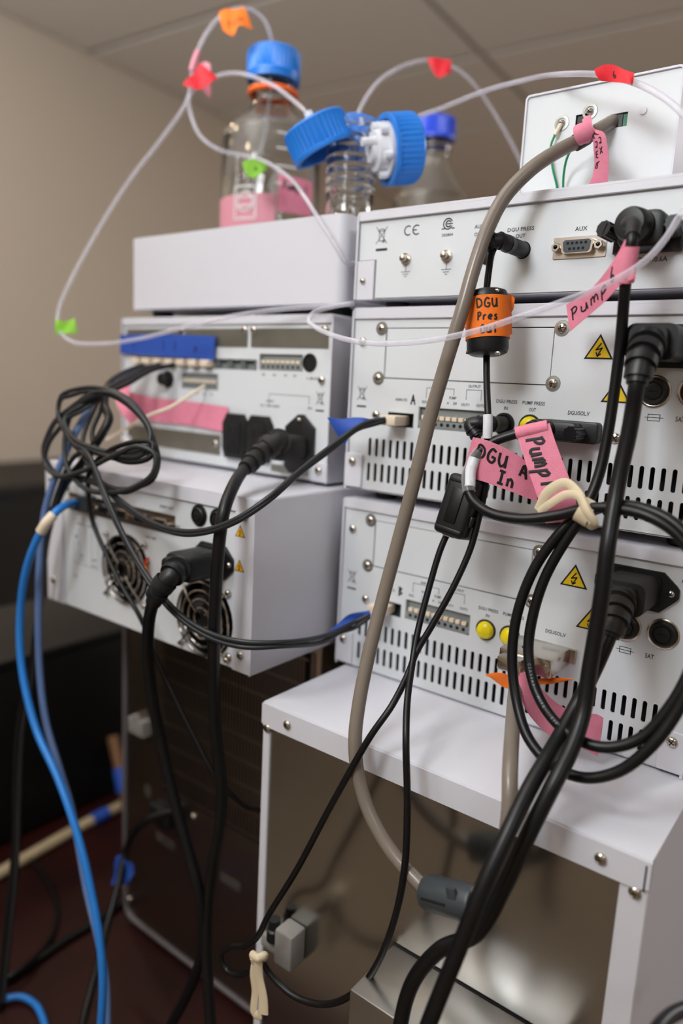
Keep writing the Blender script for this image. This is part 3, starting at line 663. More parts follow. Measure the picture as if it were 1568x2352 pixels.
# ---- column oven at the bottom of the left stack
t = OV = thing('column_oven', 'dark stainless backed oven with perforated vent under the fan unit', 'instrument', (-277, 0, -385))
W_, H_ = 260, 392.6
B().box(0, W_, 4, 420, 3, H_-.2, 2).done('body', DSTEEL, t)
B().box(6, W_-6, 2.4, 4.2, 14, H_-8).done('rear_panel', DSTEEL, t, label='polished steel rear panel')
o = B()
o.tube([(1.5, 1.5, H_-2), (1.5, 1.5, 26), (3.5, 1.5, 16), (11, 1.5, 10.5), (24, 1.5, 9.5), (W_-4, 1.5, 9.5)], 2.7, 10, 4); o.done('edge_trim', TRIM, t, label='grey edge trim with a rounded corner')
b = B(); g = b
for i in range(46):
    x = 66+i*3.95; b.box(x-.9, x+.9, .6, 1.9, 190, 380)
b.done('vent_grille', DSTEEL, t, smooth=0, kind='stuff', label='perforated vent of thin upright bars')
for k in range(9): B().box(64, 249, .3, 1, 190+k*23.4, 192+k*23.4).done('grille_bar', DSTEEL, t, smooth=0)
B().box(62, 250, 1.9, 2.5, 186, 384).done('vent_backing', VOID, t)
o = B().prism([(18, 238), (42, 238), (42, 254), (34, 254), (32, 250), (26, 250), (24, 254), (18, 254)], -8, 2.4, 1).done('hose_clip', WPLAS, t, label='white plastic hose clip')
for x, z, a, c in ((37.7, 173, 10, 12), (66.4, 128.2, 28, 9), (163, 128.8, 26, 9)): B().box(x-a/2, x+a/2, 2.1, 2.4, z-c/2, z+c/2).done('rating_label', ZINC, t)
screws(t, [(109.3, 175), (6.2, 30)], 2.2, SCREW)
for x in (22, W_-22):
    for yy in (30, 390): B().cyl((x, yy, 0), (x, yy, 4), 12).done('foot', RUBBER, t)
B().box(60, 92, -16, 2.4, 158, 178, 3).done('power_plug', BLACK, t); 
b = B(); b.box(231, 252, -14, 2.4, 56, 92, 2); b.done('terminal_cover', CREAM, t, label='cream terminal cover')

# ---- bottle tray on the left stack
t = thing('bottle_tray', 'plain white open tray on top of the controller holding glass bottles', 'tray', (-270, 3, 271.4))
W_, D_ = 256, 420
def rrxy(x0, x1, y0, y1, q, n=6): return [(a, c) for a, c in rrect(x0, x1, y0, y1, q, n)]
b = B(); o_, i_ = rrxy(0, W_, 0, D_, 9), rrxy(2.5, W_-2.5, 2.5, D_-2.5, 7); n = len(o_)
lv = [[b.bm.verts.new((x, y, z)) for x, y in p] for p, z in ((o_, 7.4), (o_, 70.9), (o_, 71.9), (i_, 71.9), (i_, 40.6))]
for A, Bq in zip(lv, lv[1:]):
    for i in range(n): b.bm.faces.new((A[i], A[(i+1) % n], Bq[(i+1) % n], Bq[i]))
b.bm.faces.new(lv[0][::-1]); b.bm.faces.new(lv[-1]); b.done('tray_body', SHELL, t, smooth=30)
for x in (20, W_-20):
    for yy in (24, D_-24): B().cyl((x, yy, 0), (x, yy, 7.6), 10).done('foot', RUBBER, t)
#PART3
# ================================================================ bottles, caps
def cap_gl(name, m, parent, base, axis, label=None, R=27, Hh=25, insert=None):
    """ribbed screw cap, open at base, closed towards axis"""
    base = V(base); a = V(axis).normalized(); e1 = a.orthogonal().normalized(); e2 = a.cross(e1); n = 80; b = B()
    def ring(h, rr, rib=0):
        return [b.bm.verts.new(base + a*h + (e1*math.cos(2*math.pi*i/n)+e2*math.sin(2*math.pi*i/n))*(rr + (rib if i % 2 else 0))) for i in range(n)]
    R_ = [ring(2, R-4.6), ring(0, R-4), ring(0, R-.2), ring(1.5, R), ring(3, R, -.0), ring(3.6, R, -1.3), ring(Hh-3.5, R, -1.3), ring(Hh-2.2, R-.4), ring(Hh-.6, R-1.4), ring(Hh, R-3), ring(Hh, 6.5), ring(Hh-3, 6.2), ring(Hh-3, R-4.6)]
    for A, Bq in zip(R_ + [R_[0]][:0], R_[1:]):
        for i in range(n): b.bm.faces.new((A[i], A[(i+1) % n], Bq[(i+1) % n], Bq[i]))
    A, Bq = R_[-1], R_[0]
    for i in range(n): b.bm.faces.new((A[i], A[(i+1) % n], Bq[(i+1) % n], Bq[i]))
    o = b.done(name, m, parent, glob=True, label=label, smooth=30)
    B().lathe(base + a*(Hh-2.8), a, [(0, R-5), (2.2, R-5), (2.2, 6.3), (4.4, 5.6), (4.4, 0)], 32).done('cap_seal', LWHITE, o, glob=True)
    return o
def bottle(name, label, x, y, z, R, h_sh, h_neck, h_top, neck=20, rings=3):
    t = thing(name, label, 'bottle', (x, y, z)); w_ = 2.2
    sh = []
    for i in range(1, 13):
        q = i/12; sh.append((h_sh + (h_neck-h_sh)*q, neck + (R-neck)*(.5+.5*math.cos(math.pi*q**.82))))
    out = [(0, R-6), (1.5, R-2), (5, R)] + [(h_sh*.5, R), (h_sh, R)] + sh
    nk = []; L = h_top-h_neck
    for i in range(rings):
        a = h_neck + L*(.15+.8*i/max(rings, 1)); nk += [(a, neck), (a+L*.8/rings*.3, neck+1.7), (a+L*.8/rings*.6, neck+1.7), (a+L*.8/rings*.85, neck)]
    out += nk + [(h_top-1, neck), (h_top, neck-1)]
    inn = [(h_top, neck-w_), (h_neck, neck-w_)] + [(hh, max(rr-w_, neck-w_)) for hh, rr in sh[::-1]] + [(h_sh*.5, R-w_), (8, R-w_), (4.5, R-7), (4, 0)]
    B().lathe((x, y, z), (0, 0, 1), [(0, 0)] + out + inn, 56, False).done('glass_body', GLASS, t, glob=True, smooth=50)
    return t
ZT = 312.2
bx, by = -224, 143.5
t = BT = bottle('reagent_bottle', 'large clear glass bottle with light blue cap and orange ring', bx, by, ZT, 50.5, 148, 188, 222, 19.5, 3)
cap_gl('cap', BCAP, t, (bx, by, ZT+207), (0, 0, 1), 'ribbed light blue screw cap')
B().lathe((bx, by, ZT+190), (0, 0, 1), [(0, 21), (0, 24.6), (2, 26), (4.5, 25.4), (5, 24), (5, 21), (0, 21)], 40, False).done('pouring_ring', RING, t, glob=True, label='orange pouring ring')
B().lathe((bx, by, ZT+203), (0, 0, 1), [(0, 20.5), (0, 26.6), (3.4, 26.6), (3.4, 20.5), (0, 20.5)], 40, False).done('tamper_ring', BCAP, t, glob=True)
def band(parent, x, y, R, a0, a1, z0, z1, m, name, label=None, dz=0):
    b = B(); n = 40; v = []
    for i in range(n+1):
        a = math.radians(a0+(a1-a0)*i/n); e = V((math.cos(a), math.sin(a), 0)); s_ = dz*i/n
        v.append([b.bm.verts.new(V((x, y, zz+s_)) + e*rr) for zz, rr in ((z0, R+.2), (z1, R+.2), (z1, R+.5), (z0, R+.5))])
    for A, Bq in zip(v, v[1:]):
        for k in range(4): b.bm.faces.new((A[k], A[(k+1) % 4], Bq[(k+1) % 4], Bq[k]))
    b.bm.faces.new(v[0][::-1]); b.bm.faces.new(v[-1])
    return b.done(name, m, parent, glob=True, label=label, smooth=60)
band(t, bx, by, 50.5, 40, 320, ZT+52, ZT+82, PALEP, 'label_tape', 'pink tape around the bottle', 4)
p = band(t, bx, by, 51.2, -38, 8, ZT+70, ZT+104, PINK, 'label_tape', 'pink label with black writing')
def onb(u_, v_):
    a = math.radians(-38+46*u_); e = V((math.cos(a), math.sin(a), 0)); return V((bx, by, ZT+70+34*v_)) + e*51.9, e
write('Pump 1', onb, .1, .62, .12, .22, p, .7, lift=.1); write('Buer', onb, .2, .2, .12, .22, p, .6, lift=.1) if False else None
def prn(u_, v_):
    a = math.radians(-95+60*u_); e = V((math.cos(a), math.sin(a), 0)); return V((bx, by, ZT+v_)) + e*51.6, e
for zz, u1 in ((96, .8), (112, .8), (128, .85), (142, .85)):
    b = B(); pp = [prn(.9+(u1-.4)*i/8, zz) for i in range(9)]; b.tube([q for q, e in pp], .8, 6, raw=True, flat=pp[0][1]); b.done('graduation_line', WPRINT, t, glob=True)
for st in ([(0, 62), (.26, 62), (.26, 92), (0, 92), (0, 62)], [(.13+.1*math.cos(i*.5236), 78+9*math.sin(i*.5236)) for i in range(13)], [(.04, 74), (.22, 74)], [(.04, 82), (.22, 82)]):
    pp = []
    for (a, c), (a2, c2) in zip(st, st[1:]): pp += [prn((a+(a2-a)*k/4)*1.65+.12, c+(c2-c)*k/4) for k in range(4)]
    pp.append(prn(st[-1][0]*1.65+.12, st[-1][1]))
    B().tube([q for q, e in pp], .9, 6, raw=True, flat=pp[0][1]).done('white_emblem', WPRINT, t, glob=True)

t = bottle('reagent_bottle', 'small clear glass bottle with threaded neck beneath the tilted blue cap', -62.5, 70, ZT, 27, 22, 52, 118, 20, 7)
t = bottle('reagent_bottle', 'rear clear glass bottle with deep blue cap behind the loose caps', -172, 378, ZT, 47, 130, 186, 218, 18.5, 3)
cap_gl('cap', DCAP, t, (-172, 378, ZT+204), (0, 0, 1), 'deep blue screw cap', R=23.5)

c1 = (-75.3,51.8,404.9); ax1 = V(u)*.86 - V(r)*.42 - V(f)*.22
t = thing('bottle_cap', 'loose light blue cap tilted on the neck of the small bottle', 'cap', c1)
cap_gl('cap_shell', BCAP, t, c1, ax1)
tip1 = V(c1) + ax1.normalized()*25
B().lathe(tip1 + V((0, 0, 0)), ax1, [(-2, 6), (3, 6), (3, 4), (9, 3.6), (9, 0)], 16).done('tube_fitting', LWHITE, t, glob=True, label='white tube fitting')
c2 = (-29.7,71.3,405.9); ax2 = V(r)*.93 + V(u)*.2 + V(f)*.27
t = thing('bottle_cap', 'light blue cap lying sideways with a white insert in its open end', 'cap', c2)
cap_gl('cap_shell', BCAP, t, c2, ax2)
a2 = ax2.normalized()
o = B().lathe(V(c2)+a2*20, -a2, [(0, 19), (16, 19), (16, 21), (22, 21), (22, 16), (30, 15), (30, 9), (34, 8.5), (34, 0)], 24).done('cap_insert', LWHITE, t, glob=True, label='white port insert')
e1 = a2.orthogonal().normalized(); e2 = a2.cross(e1)
for k in range(6):
    d = e1*math.cos(k*1.047)+e2*math.sin(k*1.047)
    B().cyl(V(c2)-a2*2+d*19, V(c2)-a2*8+d*19, 3.2, 2.8, 12).done('insert_lug', LWHITE, o, glob=True)
B().cyl(V(c2)-a2*4+e1*9, V(c2)-a2*22+e1*9, 3.6, 3.2, 14).done('port_fitting', LWHITE, o, glob=True)
t = thing('bottle_cap', 'darker blue cap half hidden behind the tilted cap', 'cap', (-86.3,109.5,426.3))
cap_gl('cap_shell', BCAP, t, (-86.3,109.5,426.3), V(r)*.25 + V(u)*.9 - V(f)*.1, R=21, Hh=21)

# ================================================================ clear tubing with tape flags
def tubing(label, pts, parts=None, rr=1.75):
    t = thing('clear_tubing', label, 'tubing', pts[0], 'clear solvent tubing')
    b = B(); b.tube(pts, rr, 12, 4); b.done('tube_wall', TUBE, t, glob=True, smooth=80)
    return t
TA = [(-217.7,109.6,376.7),(-221.7,119.9,424.9),(-221.6,130.5,466.7),(-223.1,139.1,510.3),(-225.8,142.8,547.5),(-225.9,139.8,557.3),(-228.4,133.1,570),(-234.8,122.1,576.6),(-242,108.5,574.6),(-249.3,92.6,562.5),(-253.8,80.3,545.5),(-256.3,71.9,527.7),(-256.5,65.8,512.2),(-254.8,62,495.3),(-252,54.5,475.2),(-261.6,32.6,437.8),(-270.1,4.4,397.3),(-278.7,-22.8,350.5),(-283,-49.9,300.8),(-282.3,-62.9,274.5),(-274.8,-69.2,254.9),(-259,-66,243.9),(-234.5,-54,243),(-199.5,-39,248.8)] + [(-143.4,-34,259.1),(-98.2,-24,268.2),(-55.6,-15,273.3),(-21.9,-9,275.2),(-4.6,-5,276.5),(1,-4,277.1)] + [(-9, 12, 276.4), (-8, 40, 276), (-8, 110, 276)]
t = tubing('tube arching over the large bottle, then looping low by the wall', TA)
f1, o = flag(list(zip([(-249.3,90.8,565.6),(-242.1,94.3,568.3),(-233.2,100,569.5),(-230.8,106.3,572.2)], [(-238.6,87,546.4),(-228.8,90.9,541.9),(-227.3,96.6,551.3),(-219.4,107.5,550.5)])), ORANGE, t, label='orange tape flag with faint writing', wob=1)
write('Pum', f1, .2, .75, .22, -.3, o, .45)
B().tube([(-256.1,71.8,526.4),(-256.6,68,516.8),(-256.6,64.3,506)], 3.0, 12, 2).done('tape_wrap', PALEP, t, glob=True, label='pale pink tape wrap')
f1, o = flag(list(zip([(-253.1,50.4,488.9),(-244.7,56.8,500.8),(-243.4,62.5,509.9)], [(-241.4,55.8,484.7),(-232.2,63.8,489.3),(-227.8,71.6,497.8)])), RED, t, label='red tape flag', wob=1.5)
flag(list(zip([(-256.7,68.8,509.4),(-250.7,75.3,518.1),(-247,78.8,515.5)], [(-250.3,70,493.2),(-241.6,74.6,483.7),(-243.1,77.9,498.2)])), PALEP, t, label='pale pink tape scrap', wob=1)
flag(list(zip([(-275.9,-70.9,262.6),(-268,-66.4,261.5),(-262.7,-60.3,265)], [(-274,-72.3,249.7),(-265.9,-67.1,250.9),(-259.1,-60.6,251.4)])), GREEN, t, label='green tape flag', wob=1)
TB = [tuple(tip1 + ax1.normalized()*5)] + [(-111.6,59.6,448.8),(-154.3,71.7,476.6),(-190.3,80.1,494.2),(-215.4,82.1,502.7),(-234.6,77.7,502.7),(-246.8,72.3,497.1),(-254.2,65.2,490.4),(-254.9,60.1,481.2),(-246,56,461.1),(-232,55.9,441.7),(-212.2,61.7,428.9),(-189.8,71,423.3),(-152.1,61.1,410.5),(-113.2,47.9,390.7)] + [(-50,0,355.9),(-35.7,-5,342.7),(-14.6,-7,319.5),(-7.2,-1,306.6)] + [(-8, 12, 308), (-7, 40, 300), (-7, 100, 296)]
t = tubing('tube from the tilted cap through red and green tape to the stack gap', TB)
f1, o = flag(list(zip([(-180.9,60.3,413.4),(-170.8,66.2,417.2),(-162,72.5,415.4)], [(-176,61.4,401.8),(-168,64.6,400.1),(-160.3,72.2,408.4)])), GREEN, t, label='green tape flag with a letter', wob=1)
write('a', f1, .42, .65, .2, -.35, o, .5)
TC = [tuple(V(c2)-a2*18+e1*9)] + [(-95.1,118.7,457.7),(-97.7,133.8,477.3),(-104.3,167,505.6),(-102,198.9,526.5),(-93.7,222.9,537.4),(-81,245.4,538.2),(-70,262.5,531.7),(-58.3,280.7,516.1),(-45.1,298.3,492.9),(-34.5,311.8,471.7),(-26.1,322.6,451.7),(-18.1,330.4,430.8)]
t = tubing('tube arching from the white insert with one small red flag', TC)
flag(list(zip([(-89.7,218,536.1),(-79.3,223.6,537),(-71.3,232,536.4)], [(-80.6,221.5,520.5),(-75.8,222,518.2),(-68.9,231.2,524.6)])), RED, t, label='small red tape flag', wob=1)
TD = [tuple(V(c2)+a2*22)] + [(-31.6,116.5,443.1),(-9.3,117.7,447.2),(27.6,121.9,455.2),(70.5,102.1,448.6)] + [(138.8,20,412.5),(161,12,405.3),(184.5,4,394.3),(201.9,-4,382.5),(218.4,-12,367.2),(234,-20,346.3),(238.7,-26,327.7),(229,-30,314.4)] + [(224.5,-37.2,300.9),(218.2,-47.4,288),(204.8,-56.1,276.8),(185.5,-62.6,268),(164.8,-68.5,260),(141.9,-72.4,252.3),(115.9,-74.2,247),(88,-76.8,244.4),(61.6,-71.1,245.4),(29.2,-56.3,250.1),(-1.6,-39.9,257.3)] + [(-21.8,-24,264.6),(-22.5,-17,270.3),(-11.5,-9,275),(-0.6,-4,277.1)] + [(-7, 12, 279.5), (-6, 40, 279.5), (-6, 110, 279.5)]
t = tubing('long tube crossing in front of the degasser and pumps to the gap', TD)
f1, o = flag(list(zip([(161.1,7,406.2),(171.4,3,405.5),(182.1,-1,399.4),(187.7,-2,395.7)], [(166.3,6,398.8),(178.9,-1,393.3),(187.7,-5,389),(187.9,-4,389)])), RED, t, label='red tape flag folded over the tube', wob=1)
write('6', f1, .35, .75, .12, -.4, o, .4)

# ================================================================ cables
def cord(name, label, cat, start, group=None): return thing(name, label, cat, start, group)

# thick grey cable from the top box down to the lower pump, with a snap ferrite
CA = [(162.7,46,390),(160.1,34,383),(154.6,18,372.9),(147.3,4,364.3),(138.2,-16,349.4),(127.8,-26,333.3),(122.8,-35,313.7),(119.8,-42,291.9),(116.8,-48,265.3),(111.3,-52,235.9),(105.1,-55,204.4),(100.3,-60,166.9),(94.5,-66,125.6),(91.1,-74,89.9),(91.8,-88,53.7),(94.9,-100,24.3),(98.2,-106,7.7),(103.3,-108,-12.4),(115.1,-110,-32.3),(131.6,-112,-46.7),(150,-114,-54.9),(162.9,-116,-57.5),(177.4,-118,-53.1),(192.9,-120,-39.3),(201.8,-118,-17.1),(201.8,-112,3.4),(195.1,-100,22.6),(180.1,-66,32.5),(170.8,-44,41.2),(168.3,-36,50.6)]
t = cord('grey_cable', 'thick grey beige cable hanging from the top box past both pumps', 'cable', CA[0])
cable(t, CA, 4.3, GREYC, seg=16)
f0, f1 = V((160.1,-116,-57.8)), V((193,-121,-46.3))
b = B(); b.rcyl(f0, f1, 9.6, 2.2); o = b.done('snap_ferrite', SLATE, t, glob=True, label='dark grey clip on ferrite')
fd = (f1-f0).normalized(); fn_ = fd.cross(V((0, 0, 1))).normalized()
if fn_.y > 0: fn_ = -fn_
fu = fn_.cross(fd).normalized()
if fu.z < 0: fu = -fu
b = B(); m0 = f0.lerp(f1, .72) + fn_*7.2 + fu*5.5; b.box(-3, 3, -1.2, 1.2, -5, 5, .6); 
b.xf(Matrix.Translation(m0) @ Matrix(((fd.x, fn_.x, fu.x, 0), (fd.y, fn_.y, fu.y, 0), (fd.z, fn_.z, fu.z, 0), (0, 0, 0, 1)))); b.done('latch', SLATE, o, glob=True)
B().tube([f0.lerp(f1, .12)+fn_*9.5+fu*1.5, f0.lerp(f1, .6)+fn_*9.5+fu*1.5], .7, 8, raw=True).done('ferrite_seam', VOID, o, glob=True)
B().tube([(152.4,12,369.2),(154.3,15,371.4),(155.8,19,374)], 5.0, 16, 2).done('heat_shrink', BLACK, t, glob=True, label='black heat shrink band')
f2, o = flag(list(zip([(151.6,20,384.3),(159.7,8,373.8),(164.6,6,368.2),(165.1,8,362.2),(165.6,10,356.1),(164.7,12,348.7),(162.3,14,344.8)], [(155.9,22,387.1),(164.8,8,373.9),(171.5,6,370),(173.7,8,362.2),(174.5,10,354.3),(174.2,12,348.8),(173.4,14,343.5)])), PINK, t, label='long pink tape flag with handwriting', wob=.6)
write('Aux', f2, .42, .62, .11, -.26, o, .3); write('Pump', f2, .44, .3, .11, -.24, o, .3)
B().tube([(155.5,6,371),(158.5,6,371.9),(160.8,8,372.6)], 5.9, 14, 2).done('tape_wrap', PINK, t, glob=True)

# degasser pressure cable: two ferrites, a loop tied with a band
CB = [(124,-28,303.3),(122.1,-27,299.6),(121.1,-26,293),(121.2,-27,285.2),(121.7,-28,278.2),(124.9,-30,260.6),(125.6,-29,242.1),(128,-32,232.1),(132.5,-38,219.1),(136.9,-43,205.2),(137.6,-43,193.6),(136.3,-38,177.5),(136.3,-38,158.8),(135.2,-40,144),(133.1,-44,123.6),(127.5,-52,99),(119.9,-62,74.2),(115.1,-70,58),(115.6,-78,47.7),(116.6,-96,32.8),(110.4,-108,15),(90.1,-116,-34.4),(68,-120,-87.5),(48.8,-124,-128.2),(42.3,-126,-145.2),(31.8,-126,-158.4),(17.4,-126,-167.3),(8.2,-126,-179.8),(13.7,-126,-188.1),(28.6,-126,-182.7),(41.4,-127,-168.3),(46.4,-128,-158),(54.4,-126,-167.2),(72.1,-124,-173.2),(92.3,-122,-168.9),(112.2,-122,-152.9),(129.5,-121,-126.4),(141.6,-120,-88.1),(145.8,-118,-50.6),(141.8,-113,-14),(135,-108,21.6),(125.7,-94,37.8),(116.5,-76,51.6),(112.5,-66,67.6),(111.8,-54,96),(113.6,-46,120.4),(116,-42,131.5),(121.6,-38,148.6),(124.1,-33,166.4),(123.5,-29,183.9),(123.3,-27,191.2)]
t = cord('pressure_cable', 'thin black cable from degasser through two ferrites, tied with a cream band', 'cable', CB[0])
cable(t, CB, 2.1, RUBBER, seg=12, step=3)
jz = 280.67+26.7; b = B(); b.lathe((128.6, 3, jz), (0, -1, 0), [(0, 4.9), (16, 4.9), (17, 4.4), (19, 4.4), (20, 5.2), (24, 5.2)], 24); o = b.done('jack_plug', BLACK, t, glob=True, label='black right angle jack plug')
EB = spline([(128.6, -20, jz), (126.5, -26, jz+.8), (122.6, -29, jz-.6), CB[0]], 1); B().tube(EB, 4.9, 18, raw=True, rfun=lambda q: 1.05-.25*q).done('elbow_boot', BLACK, o, glob=True)
for k in (.38, .56, .74, .92):
    i = min(int(k*len(EB)), len(EB)-3); B().tube(EB[i:i+2], 5.7-k*1.1, 18, raw=True).done('boot_rib', BLACK, o, glob=True)
jz = 140.65+58.4; b = B(); b.lathe((126.6, 2, jz), (0, -1, 0), [(0, 4.9), (12, 4.9), (13, 4.4), (15, 4.4), (16, 5.2), (20, 5.2)], 24); o = b.done('jack_plug', BLACK, t, glob=True, label='black right angle jack plug')
EB = spline([(126.6, -17, jz), (123, -23.5, jz+.4), (117, -26, jz-1), CB[-1]], 1); B().tube(EB, 4.9, 18, raw=True, rfun=lambda q: 1.05-.25*q).done('elbow_boot', BLACK, o, glob=True)
for k in (.38, .56, .74, .92):
    i = min(int(k*len(EB)), len(EB)-3); B().tube(EB[i:i+2], 5.7-k*1.1, 18, raw=True).done('boot_rib', BLACK, o, glob=True)
# orange wrapped ferrite
a0, a1 = V((122.4,-29,279.1)), V((127.5,-31,241))
b = B(); b.rcyl(a0, a1, 12.6, 3.4); fo = b.done('ferrite_core', BLACK, t, glob=True)
for q0, q1 in ((.02, .03), (.97, .98)):
    for s_ in (-1, 1): 
        c = a0.lerp(a1, (q0+q1)/2) + V((s_*9.4, -6.5, 0)); B().box(c.x-1.6, c.x+1.6, c.y-1.2, c.y+1.2, c.z-1, c.z+1, .5).done('core_clip', CHROME, fo, glob=True)
ad = (a1-a0).normalized(); w0, w1 = a0.lerp(a1, .13), a0.lerp(a1, .76); e1_ = V((1, 0, 0)); e1_ = (e1_-ad*e1_.dot(ad)).normalized(); e2_ = ad.cross(e1_); 
if e2_.y > 0: e2_ = -e2_
def wrap(u_, v_):
    a = math.radians(-150 + 300*u_); n_ = -e1_*math.cos(a+math.pi/2)*1 if False else (e1_*math.sin(a) + e2_*math.cos(a)); return w1.lerp(w0, v_) + n_*13.0, n_
b = B(); g = [[wrap(i/40, j/2) for j in range(3)] for i in range(41)]
gi = [[b.bm.verts.new(p_ - n_*.2) for p_, n_ in rw] for rw in g]; go = [[b.bm.verts.new(p_ + n_*.2) for p_, n_ in rw] for rw in g]
for i in range(40):
    for j in range(2): b.bm.faces.new((go[i][j], go[i+1][j], go[i+1][j+1], go[i][j+1])); b.bm.faces.new((gi[i][j], gi[i][j+1], gi[i+1][j+1], gi[i+1][j]))
    b.bm.faces.new((go[i][0], gi[i][0], gi[i+1][0], go[i+1][0])); b.bm.faces.new((go[i][2], go[i+1][2], gi[i+1][2], gi[i][2]))
tw = b.done('tape_wrap', ORANGE, t, glob=True, label='orange tape wrap with black handwriting', smooth=60)
flag(list(zip([(134.2,-28,275.8),(135.6,-24,277.3),(137.7,-22,274.9)], [(137.4,-28,254.1),(139,-24,253.9),(134.2,-20,260.4)])), ORANGE, tw, 'tape_end', wob=.6)
write('DGU', wrap, .495, .70, .064, .22, tw, .55, lift=.35); write('Pres', wrap, .50, .40, .046, .19, tw, .55, lift=.35); write('Out', wrap, .525, .08, .052, .21, tw, .55, lift=.35)
B().tube([(136.8,-43,205.9),(137.6,-43.4,199.3),(137.8,-43,192.1)], 2.9, 14, 2).done('white_sleeve', LWHITE, t, glob=True)
# black snap ferrite with pink tape
g0, g1 = V((120.4,-44,130.3)), V((126,-37,165.6)); gd = (g1-g0).normalized(); gn = V((0, -1, 0)); gn = (gn-gd*gn.dot(gd)).normalized(); gx = gd.cross(gn)
MX = Matrix(((gx.x, -gn.x, gd.x, 0), (gx.y, -gn.y, gd.y, 0), (gx.z, -gn.z, gd.z, 0), (0, 0, 0, 1)))
if MX.determinant() < 0: gx = -gx; MX = Matrix(((gx.x, -gn.x, gd.x, 0), (gx.y, -gn.y, gd.y, 0), (gx.z, -gn.z, gd.z, 0), (0, 0, 0, 1)))
L = (g1-g0).length; MX = Matrix.Translation((g0+g1)/2) @ MX
b = B(); b.box(-10.5, 10.5, -10, 10, -L/2-1, L/2+1, 3.2, 3); b.xf(MX); fb = b.done('snap_ferrite', BLACK, t, glob=True, label='black clip on ferrite')
b = B(); b.box(-4.5, 3.5, -11, -9.6, -L*.3, L*.3, .5); b.xf(MX); b.done('ferrite_window', RUBBER, fb, glob=True)
for dz in (-.42, .42): b = B(); b.box(-9, 9, -10.5, -9.4, L*dz-1.2, L*dz+1.2, .4); b.xf(MX); b.done('ferrite_ridge', BLACK, fb, glob=True)
b = B(); b.box(9.8, 11.8, -6, 6, -L*.28, -L*.1, .5); b.xf(MX); b.done('latch', BLACK, fb, glob=True)
b = B(); b.box(-4, 4, -7, -2, -L/2-1.6, -L/2-.9, .2, 1); b.xf(MX); b.done('core_end', CHROME, fb, glob=True)
B().tube([(124,-31,175.9),(124.6,-32.5,171.1),(124.9,-34,166.9)], 3.4, 14, 2).done('tape_wrap', PINK, t, glob=True)
f3, o = flag(list(zip([(129.8,-46,192),(140.2,-47,190.8),(154.2,-40,184.7),(167.3,-30,173.6)], [(123.2,-44,167.9),(138.6,-45,166.1),(153.6,-40,161.8),(166.8,-30,156.3)])), PINK, t, label='pink tape flag reading DGU A In')
write('DGU P', f3, .22, .42, .135, .38, o, .62) if False else None
def vflip(fn): return lambda u_, v_: fn(u_, 1-v_)
write('DGU A', vflip(f3), .12, .52, .148, .34, o, .85); write('In', vflip(f3), .46, .1, .12, .32, o, .85)

# link cable between the degasser and the upper pump, coiled twice
CL = [(207.8,-38,308.2),(210.4,-46,300.3),(209.1,-44,289),(207.6,-40,278.8),(206.2,-33,250.5),(205.6,-32,222.7),(205.3,-34,199),(204.3,-38,177.4),(201,-44,160.5),(191.2,-50,145.4),(179.8,-54,123.4),(173.6,-58,97.1),(174.1,-62,72),(181.2,-68,49.5),(194.8,-78,32.8),(211.7,-84,25.3),(229.3,-86,26),(245.3,-84,34.8),(258.9,-80,53.3),(267.1,-74,73.1),(272.6,-68,100.7),(271.7,-64,125.8),(263.5,-60,147.3),(249.5,-57,159.9),(230.1,-54,164.8),(213.5,-50,161.9),(202.9,-48,155.9),(194.2,-50,140.5),(185.2,-53,116.7),(181.6,-56,93.4),(182.9,-60,73.9),(191.1,-66,57.2),(205.5,-74,46.5),(223,-80,42.3),(237.4,-80,43.4),(251.9,-77,52.4),(261.4,-73,68.6),(268.4,-68,90.6),(270.3,-63,116.5),(265,-60,138.9),(253.5,-58,153.6),(237.8,-57,161.2),(219.6,-55,162.4),(204.5,-54,160.1),(189.7,-55,154.4),(170.6,-57,149.5),(150.3,-57,150),(136.3,-54,156.3),(130.7,-51,165.8),(131.3,-47,177.5),(138.4,-43,188),(152.2,-38,195.2),(166.3,-34,199.3),(171.2,-32,200.9)]
t = cord('link_cable', 'black cable coiled in two big loops before the lower pump, pink tagged', 'cable', CL[0])
cable(t, CL, 3.0, RUBBER, seg=14, step=3)
dz = 280.67
b = B(); b.prism([(x, z+dz) for x, z in ((186, 20), (223, 20), (223, 31), (186, 31))], -2, 2.4, .8); h = b.done('connector_hood', BLACK, t, glob=True, label='black connector hood with thumbscrews')
b = B(); b.prism([(x, z+dz) for x, z in rrect(192, 217, 20, 40, 6)], -16, -1.5, 2.5); b.done('hood_body', BLACK, h, glob=True)
b = B(); b.lathe((203, -15, dz+31), (-.12, -1, .0), [(0, 9.5), (3, 9.5), (3.4, 8.6), (5, 8.6), (5.4, 9.4), (10, 9), (12, 8), (12.6, 4), (12.6, 0)], 30); b.done('cable_gland', BLACK, h, glob=True)
for q, sx in ((189.5, -.25), (219.5, .15)):
    o = B().lathe((q, -1, dz+29), (sx, -1, .12), [(0, 3.2), (6, 3.2), (6, 4.2)] + [(18, 4.2), (18, 2), (18, 0)], 20).done('thumbscrew', BLACK, h, glob=True)
    for k in range(10):
        a = k*math.pi/5; d = V((sx, -1, .12)).normalized(); p1_ = d.orthogonal().normalized(); p2_ = d.cross(p1_); pp = V((q, -1, dz+29)) + (p1_*math.cos(a)+p2_*math.sin(a))*4.3
        B().tube([pp+d*7, pp+d*17.5], .55, 6, raw=True).done('knurl_ridge', BLACK, o, glob=True)
    d = V((sx, -1, .12)).normalized(); c = V((q, -1, dz+29)) + d*18.1; B().tube([c-V((0, 0, 3.2)), c+V((2, 0, 2.6))], .6, 6, raw=True).done('screw_slot', VOID, o, glob=True)
